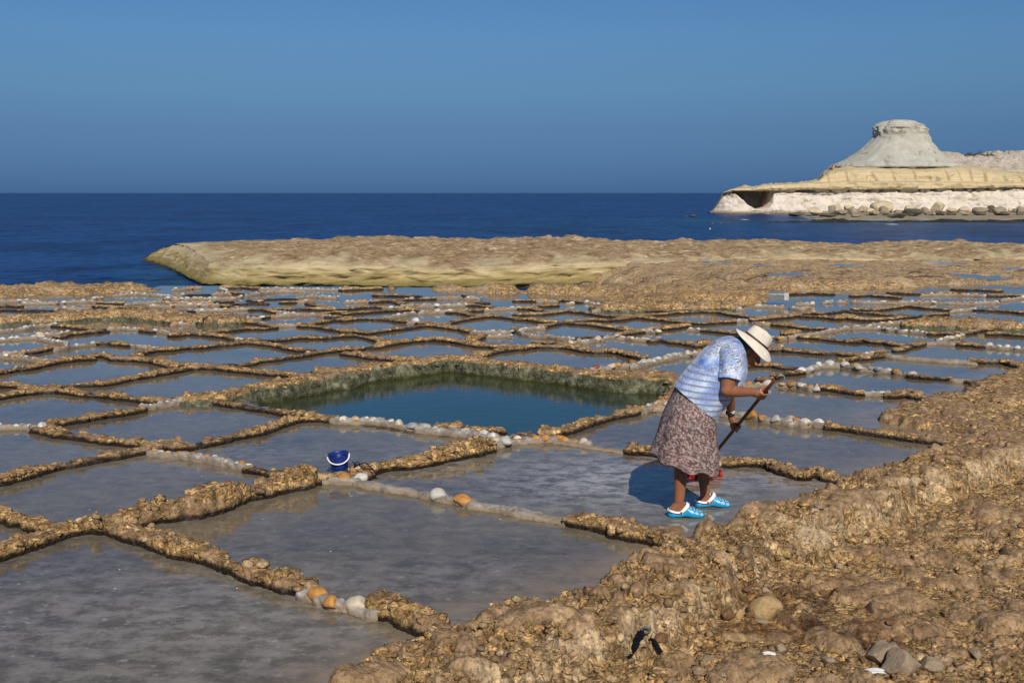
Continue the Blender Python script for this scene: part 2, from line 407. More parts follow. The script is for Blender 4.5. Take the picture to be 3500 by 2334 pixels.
def brine_material():
    t = NT('brine'); P = t.pos()
    sx = t.map(P, (1, 1, 1))
    big = t.noise(P, 0.55, 4, 0.55); mid = t.noise(t.map(P, (1, 1.5, 1)), 5.5, 8, 0.72); fine = t.noise(t.map(P, (1, 1.6, 1)), 26, 6, 0.75)
    sludge = t.ramp(mid, [(0.30, (0.105, 0.088, 0.058)), (0.46, (0.142, 0.118, 0.080)), (0.60, (0.180, 0.146, 0.102)), (0.78, (0.26, 0.215, 0.16))])
    mauve = t.ramp(mid, [(0.32, (0.07, 0.058, 0.046)), (0.5, (0.108, 0.09, 0.070)), (0.70, (0.155, 0.13, 0.104))])
    c = t.mix(t.mrange(big, 0.42, 0.66), sludge, mauve)
    c = t.mix(t.mrange(fine, 0.42, 0.30, 0, 0.6), c, (0.055, 0.042, 0.036))
    # drifting skins of salt crystals
    flake = t.noise(t.map(P, (1, 1.3, 1)), 13, 5, 0.7)
    cr_ = t.attr('crust')
    fl = t.math('MULTIPLY', t.mrange(flake, 0.56, 0.70), t.math('ADD', 0.22, cr_), clamp=True)
    c = t.mix(t.math('MULTIPLY', fl, 0.75), c, (0.52, 0.49, 0.47))
    big_cr = t.math('MULTIPLY', cr_, t.mrange(mid, 0.40, 0.60), clamp=True)
    c = t.mix(t.math('MULTIPLY', big_cr, 0.7), c, (0.50, 0.47, 0.45))
    glint = t.vor(P, 5.0, 'F1'); c = t.mix(t.mrange(glint, 0.035, 0.022), c, (0.9, 0.9, 0.88))  # tiny white dots painted in as glints on the salt
    dry = t.math('MULTIPLY', t.attr('edge'), t.mrange(t.noise(P, 4, 4), 0.3, 0.6))
    c = t.mix(t.math('MULTIPLY', dry, 0.8), c, (0.26, 0.185, 0.115))
    ro = t.math('ADD', 0.035, t.math('MULTIPLY', fl, 0.22))
    ro = t.math('ADD', ro, t.math('MULTIPLY', big_cr, 0.15))
    nm = t.bump(t.math('ADD', t.noise(P, 7, 3), t.math('MULTIPLY', flake, 0.4)), 0.05, 0.02)
    nm = t.bump(fl, 0.12, 0.004, nm)
    return t.set(c, ro, 0.42, nm, ior=1.34)
M_BRINE = brine_material()
gx = np.concatenate([np.arange(-26, -6, 0.3), np.arange(-6, 6, 0.07), np.arange(6, 34, 0.3)]); gy = np.concatenate([np.arange(2.0, 18, 0.09), np.arange(18, 33, 0.25)])
X, Y = np.meshgrid(gx, gy, indexing='ij')
cx_, cy_ = (X[:-1, :-1]+X[1:, 1:])/2, (Y[:-1, :-1]+Y[1:, 1:])/2
keep = (poly_sd(cx_, cy_, POOL) < 0.02) & (poly_sd(cx_, cy_, BANK) < 0.3) & (poly_sd(cx_, cy_, PANZ) > -0.6)
crust = np.zeros_like(X)
for (px, py, rx, ry, s) in ((2130, 1640, 0.95, 0.85, 0.95), (2650, 1640, 0.6, 0.35, 0.7), (1560, 1960, 0.5, 0.3, 0.25), (500, 2150, 2.2, 1.1, 0.30), (700, 1560, 1.0, .5, .2),
                        (1500, 1580, .5, .5, .45), (2390, 1600, .5, .6, .5), (2250, 1065, 2.0, 1.0, .5), (1500, 1110, 1.5, .8, .3)):
    g0 = G(px, py, 0); crust = np.maximum(crust, s*np.exp(-(((X-g0[0])/rx)**2+((Y-g0[1])/ry)**2)))
bsd = poly_sd(X, Y, BANK)
edge = sstep(-0.5, 0.0, bsd)
V = np.stack([X, Y, np.zeros_like(X)], -1).reshape(-1, 3)
brine = mesh_np('pan_water', V, grid_faces(*X.shape, mask=keep), M_BRINE, attr={'crust': crust.ravel(), 'edge': edge.ravel()})
struct(brine)

def pool_material():
    t = NT('pool_water'); P = t.pos()
    n = t.noise(P, 0.8, 4, 0.6)
    c = t.ramp(n, [(0.3, (0.004, 0.022, 0.026)), (0.55, (0.007, 0.034, 0.034)), (0.8, (0.012, 0.036, 0.024))])
    c = t.mix(t.attr('shallow'), c, (0.05, 0.055, 0.008))
    nm = t.bump(t.noise(t.map(P, (1, 2.2, 1)), 5, 4), 0.12, 0.02)
    return t.set(c, 0.03, 0.5, nm, ior=1.33)
pxm = np.array(POOL); gxx = np.arange(pxm[:, 0].min()-.2, pxm[:, 0].max()+.2, 0.12); gyy = np.arange(pxm[:, 1].min()-.2, pxm[:, 1].max()+.2, 0.12)
X, Y = np.meshgrid(gxx, gyy, indexing='ij'); psd_ = poly_sd(X, Y, POOL)
shal = np.clip(1-(psd_-0.15)/0.75, 0, 1)*sstep(9.0, 13.0, Y+0.35*X+0.4*perlin2(X*1.5, Y*1.5))
kp = poly_sd((X[:-1, :-1]+X[1:, 1:])/2, (Y[:-1, :-1]+Y[1:, 1:])/2, POOL) > -0.16
pool = mesh_np('pool_water', np.stack([X, Y, np.full_like(X, POOL_Z)], -1).reshape(-1, 3), grid_faces(*X.shape, mask=kp), pool_material(), attr={'shallow': (0.9*shal).ravel()})
struct(pool)

# ------------------------------------------------------------------ the near rock shelf (one sheet, finer near the camera)
EDGE_PX = [(-1600, 968), (-300, 968), (0, 972), (120, 968), (300, 965), (520, 968), (640, 974), (800, 974), (1000, 973), (1180, 972), (1380, 968), (1500, 970), (1620, 974),
           (1800, 978), (1960, 976), (2080, 974)]
SHELF = [G(*p, 0.12) for p in EDGE_PX]
_l = SHELF[-1]
SHELF = SHELF + [np.array([_l[0]+2.0, 27.6]), np.array([9.0, 28.5]), np.array([80.0, 28.5]), np.array([80.0, -1.0]), np.array([-60.0, -1.0]), np.array([-60.0, SHELF[0][1]])]
ang = np.radians(np.concatenate([np.linspace(-44, -27, 120, endpoint=False), np.linspace(-27, 27, 960), np.linspace(27, 44, 121)[1:]]))
inv = np.concatenate([np.linspace(1/2.2, 1/4.4, 60, endpoint=False), np.linspace(1/4.4, 1/34, 470), np.linspace(1/34, 1/72, 90)[1:]])
D, A = np.meshgrid(1/inv, np.tan(ang), indexing='ij')
X = A*D; Y = D
bsd = poly_sd(X, Y, BANK); psd = poly_sd(X, Y, PANZ); ssd = poly_sd(X, Y, SHELF); posd = poly_sd(X, Y, POOL)
wx = X + 0.10*perlin2(X*3.1, Y*3.1); wy = Y + 0.10*perlin2(X*3.1+40, Y*3.1+7)
ln = fbm2(wx, wy, 2.3, 3, 0.55); ln2 = fbm2(wx+9, wy-4, 5.5, 2)
def blobs(x, y, f, rmin, rmax, dens):
    d1, d2, bid = worley2(x*f, y*f); r_ = rmin+(rmax-rmin)*((bid*7.31) % 1.0)
    return np.sqrt(np.clip(1-(d1/r_)**2, 0, 1))*(bid < dens)
bx = wx + 0.16*perlin2(X*1.9+11, Y*1.9); by = wy*1.25 + 0.16*perlin2(X*1.9, Y*1.9+31)
B1 = blobs(bx, by, 2.3, .30, .58, .62)*sstep(-0.35, 0.1, ln); B2 = 0.62*blobs(bx+5, by, 4.6, .30, .55, .5); B3 = 0.35*blobs(bx, by+9, 9.5, .28, .5, .45)
L = np.clip(np.maximum(np.maximum(B1, B2), B3), 0, 1)
near = 1/(1+(D/14)**2)
pit = 1-np.abs(perlin2(wx*15, wy*15)); pit2 = 1-np.abs(perlin2(wx*33+5, wy*33)); grit = perlin2(X*70, Y*70)
w1, w2, wid = worley2(X*11+0.4*perlin2(X*9, Y*9), Y*11)
stone = np.clip(0.42-w1, 0, 1)*(wid > 0.45)
ca, cb_, cid = worley2(wx*6.5, wy*6.5); da, db_, did = worley2(wx*15+3, wy*15)
chunk = 0.020*(cid-0.5)*sstep(0.0, 0.14, cb_-ca) + 0.016*(did-0.5)*sstep(0.0, 0.2, db_-da)
hole = np.clip(0.30-worley2(wx*24, wy*24)[0], 0, 1)*(perlin2(wx*4, wy*4) > -0.1)
micro = chunk*(1-0.55*L) -0.014*pit**3*(1-0.8*L) - 0.012*pit2**2*(1-0.7*L) + 0.004*grit*near + 0.04*stone*(1-0.8*L) - 0.06*hole*(1-0.75*L)
rough = 0.080*L + 0.022*fbm2(X, Y, 0.9, 2) + micro + 0.012
# bank: up from the brine, over a broken crest, down a soft yellow face to the lower rock
jag = bsd + 0.10*perlin2(X*3.3, Y*3.3) + 0.045*perlin2(X*9, Y*9) + 0.02*perlin2(X*23, Y*23)
crest = sstep(-0.02, 0.16, jag)
wid_b = 0.62 + 0.18*perlin2(X*0.9+3, Y*0.9) + 0.25*sstep(8.0, 12, Y)
face = sstep(wid_b-0.06, wid_b+0.12, jag)*(1-0.65*sstep(8.5, 13, Y))
onface = np.exp(-((jag-wid_b-0.03)/0.11)**2)*(1-sstep(9.5, 13, Y))
rough = rough*(1-0.75*onface)
low_ = 1-0.45*sstep(7.5, 11, Y)
bank_z = -0.08 + crest*(0.08 + (0.115 + rough)*low_) - face*0.20*low_ + 0.03*sstep(1.2, 5, bsd)
# the far rock strip and the ground running back to the platform
jag2 = -psd + 0.35*perlin2(X*0.9, Y*0.9) + 0.15*perlin2(X*2.6, Y*2.6)
strata = fbm2(X*0.55, Y*1.1, 1.1, 4, 0.6)
far_rough = 0.09*strata + 0.06*np.round(fbm2(X*0.4, Y, 0.8, 3)*3)/3 + 0.05*fbm2(X, Y, 3.0, 3) + 0.04*(1-np.abs(perlin2(X*2.2, Y*4)))
slope = -2.1*sstep(27, 62, Y) + 0.05*sstep(20, 25, Y)
far_z = -0.08 + sstep(0.0, 0.5, jag2)*(0.155 + 0.8*far_rough) + slope
Z = np.full_like(X, -0.07)
Z = np.where(bsd > -0.3, np.maximum(Z, bank_z), Z)
Z = np.where(psd < 0.4, np.maximum(Z, far_z), Z)
Z = np.where((psd < 0) & (bsd < 0), far_z, Z)
Z = np.where(posd > -0.07, -0.55, Z)
drop = -ssd + 0.25*perlin2(X*1.2, Y*1.2)+0.1*perlin2(X*4, Y*4)
Z = np.where(drop > -0.4, np.minimum(Z, Z - 3.6*sstep(-0.05, 0.9, drop)*(1-sstep(2.2, 7.0, X+0.9*perlin2(X*.5, Y*.5)))), Z)
PUD = []
for (px, py, rx, ry) in ((2545, 872, 1.1, 1.2), (2600, 905, .5, 1.2), (2900, 905, 1.3, 1.5), (3230, 898, 1.4, 1.8), (3060, 925, .8, 1.2), (3390, 880, 1.6, 2.0), (2780, 880, .9, 1.5), (2720, 935, .7, 1.0), (3330, 940, .9, 1.0), (2450, 895, .9, 1.3), (3480, 915, 1.0, 1.2)):
    zz_ = -0.2
    for _ in range(12):
        g_ = G(px, py, zz_); zz_ = float(0.16-2.1*sstep(27, 62, g_[1]))
    e_ = ((X-g_[0])/rx)**2+((Y-g_[1])/ry)**2 + 0.35*perlin2(X*1.1, Y*0.8)
    Z = np.where(e_ < 1.0, np.minimum(Z, zz_-0.02-0.25*(1-e_)), Z); PUD.append((g_[0], g_[1], zz_-0.05, rx, ry))
lump_a = np.clip(sstep(0.12, 0.4, L)*np.where(bsd > 0, 1, 0.6) + (0.7*(did-0.5) + 0.45*(cid-.5))*(1-sstep(0.1, .4, L)) - 0.9*face*(1-sstep(wid_b+0.1, wid_b+0.4, jag)), -1, 1)
FQ = grid_faces(*X.shape, mask=None, flip=True)
damp_a = np.zeros_like(X)
for (px, py, rx, ry) in ((2700, 2030, .42, .30), (2850, 2110, .40, .25), (3010, 2150, .30, .18), (2560, 2110, .22, .15)):
    g_ = G(px, py, 0.0); damp_a = np.maximum(damp_a, 1.25*np.exp(-(((X-g_[0])/rx)**2+((Y-g_[1])/ry)**2)*1.2))
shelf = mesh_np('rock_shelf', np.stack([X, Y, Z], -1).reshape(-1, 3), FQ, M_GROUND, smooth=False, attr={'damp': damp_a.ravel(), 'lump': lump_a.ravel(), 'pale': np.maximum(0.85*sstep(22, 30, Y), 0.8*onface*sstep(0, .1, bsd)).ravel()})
struct(shelf)
for (x_, y_, z_, rx, ry) in PUD:
    a_ = np.linspace(0, 2*np.pi, 25)[:-1]
    rp_ = mesh_np('rock_pool', np.stack([x_+np.cos(a_)*rx*1.15, y_+np.sin(a_)*ry*1.15, np.full(24, z_)], -1), np.array([[0, i, i+1] for i in range(1, 23)]), M_BRINE, smooth=False); struct(rp_)
GRAVEL = []
_m = np.argwhere((bsd > 0.03) & (D > 3.2) & (D < 13) & (np.abs(A) < 0.62) & (L < 0.35) & (damp_a < 0.45)); _r = np.random.RandomState(2)
for (i_, j_) in _m[_r.choice(len(_m), 11000, replace=False)]:
    GRAVEL.append((X[i_, j_], Y[i_, j_], Z[i_, j_], 0.004+0.009*_r.rand()**3*3.0))
def ground_z(x, y):
    i = int(np.argmin(np.abs(1/inv - y))); j = int(np.argmin(np.abs(np.tan(ang) - x/y)))
    return float(Z[i, j])

# ------------------------------------------------------------------ the rock platform beyond the inlet
def interp_px(pts, z):
    W = np.array([G(px, py, z) for px, py in pts]); o = np.argsort(W[:, 0]); return W[o, 0], W[o, 1]
nx_, ny_ = interp_px([(465, 889), (520, 906), (600, 937), (690, 976), (850, 984), (1100, 984), (1350, 986), (1600, 988), (1800, 985), (2100, 976), (2400, 960), (2800, 955), (3600, 950), (4600, 950)], SEA)
_fp = [(466, 887.5, -3.15), (520, 852, -2.3), (600, 832, -1.95), (760, 821, -1.85), (1000, 813, -1.85), (1400, 812, -1.85), (1750, 813, -1.85), (2000, 815, -1.85), (2400, 823, -1.85), (2900, 828, -1.85), (3500, 832, -1.85), (4600, 836, -1.85)]
_fw = np.array([G(*q_) for q_ in _fp]); fx_, fy_ = _fw[:, 0], _fw[:, 1]
x0 = nx_[0]
xs = np.concatenate([x0+np.linspace(0, 1, 60)**1.5*6, np.linspace(x0+6, 46, 420)[1:]])
n1 = 34; n2 = 120
yN = np.interp(xs, nx_, ny_); yF = np.maximum(np.interp(xs, fx_, fy_), yN+0.3)
tipw = 1-sstep(x0, x0+17, xs)
top = SEA - 0.40 + (1.73 + 0.12*np.sin(xs*0.4)*sstep(3, 9, xs-x0))*sstep(-0.8, 3.6, xs-x0)
fw = np.minimum(0.9 + 9.0*tipw*(1-np.exp(-(xs-x0)/3.0)), 0.75*(yF-yN))
Vp = np.zeros((len(xs), n1+n2+6, 3)); fa = np.zeros((len(xs), n1+n2+6))
for k in range(n1):
    s = k/(n1-1)
    zz = (SEA-0.6) + (top-(SEA-0.6))*s
    prof = (0.55*s + 0.35*s**6 - 0.25*np.exp(-((s-0.42)/0.09)**2))*(1-tipw) + s**1.5*tipw
    Vp[:, k] = np.stack([xs, yN - 0.15 + fw*prof, zz], -1); fa[:, k] = 1-sstep(0.86, 1.0, s)*0.8
yS = yN - 0.15 + fw*0.92
inv2 = np.linspace(0, 1, n2+1)[1:]
for k in range(n2):
    s = inv2[k]; yy = 1/(1/yS + (1/np.maximum(yF, yS+0.1)-1/yS)*s)
    rise = 0.14*sstep(0, .25, np.full_like(xs, s))*(1-tipw)
    Vp[:, n1+k] = np.stack([xs, yy, top + rise - 0.12*sstep(.3, 1, np.full_like(xs, s)) ], -1)
    fa[:, n1+k] = 0.75*(1-sstep(0, 0.18+0.5*tipw, s+0.12*np.sin(xs*1.3)+0.08*np.sin(xs*3.7)))
for k in range(6):
    Vp[:, n1+n2+k] = np.stack([xs, yF+0.25*(k+1), top+0.2-0.35*(k+1)], -1)
fx2 = Vp[..., 0]; fy2 = Vp[..., 1]; fz2 = Vp[..., 2]
istop = np.zeros(Vp.shape[:2]); istop[:, n1:n1+n2] = 1
nn = fbm3(fx2, fy2, fz2*2.5, 0.45, 4, 0.55)
sm = 1-0.93*tipw[:, None]
Vp[..., 1] += (1-istop)*(0.38*nn + 0.18*perlin3(fx2*0.9, fy2*0.3, fz2*6))*(0.3+0.7*sm)
blk = fbm2(fx2*0.8, fy2*0.5, 0.55, 4, 0.62)
wbx, wby, wbi = worley2(fx2*0.9+0.3*perlin2(fx2, fy2), fy2*0.42)
Vp[..., 2] += istop*(0.22*(wbi-.5)*sstep(0, .12, wby-wbx) + 0.12*blk + 0.09*np.round(fbm2(fx2*0.5, fy2*0.4, 0.6, 3)*2.5)/2.5 + 0.07*perlin2(fx2*2.2, fy2*1.3))*sm + (1-istop)*0.10*perlin3(fx2*1.1, fy2, fz2*2)
edge_far = np.exp(-((Vp[..., 1]-yF[:, None])/2.0)**2)
Vp[..., 2] += istop*edge_far*np.clip(perlin2(fx2*0.5, fy2*0.2), 0, 1)*0.15*(1-tipw[:, None])
plat = mesh_np('rock_platform', Vp.reshape(-1, 3), grid_faces(*Vp.shape[:2], flip=False), M_PLAT, smooth=False, attr={'face': fa.ravel()})
struct(plat)

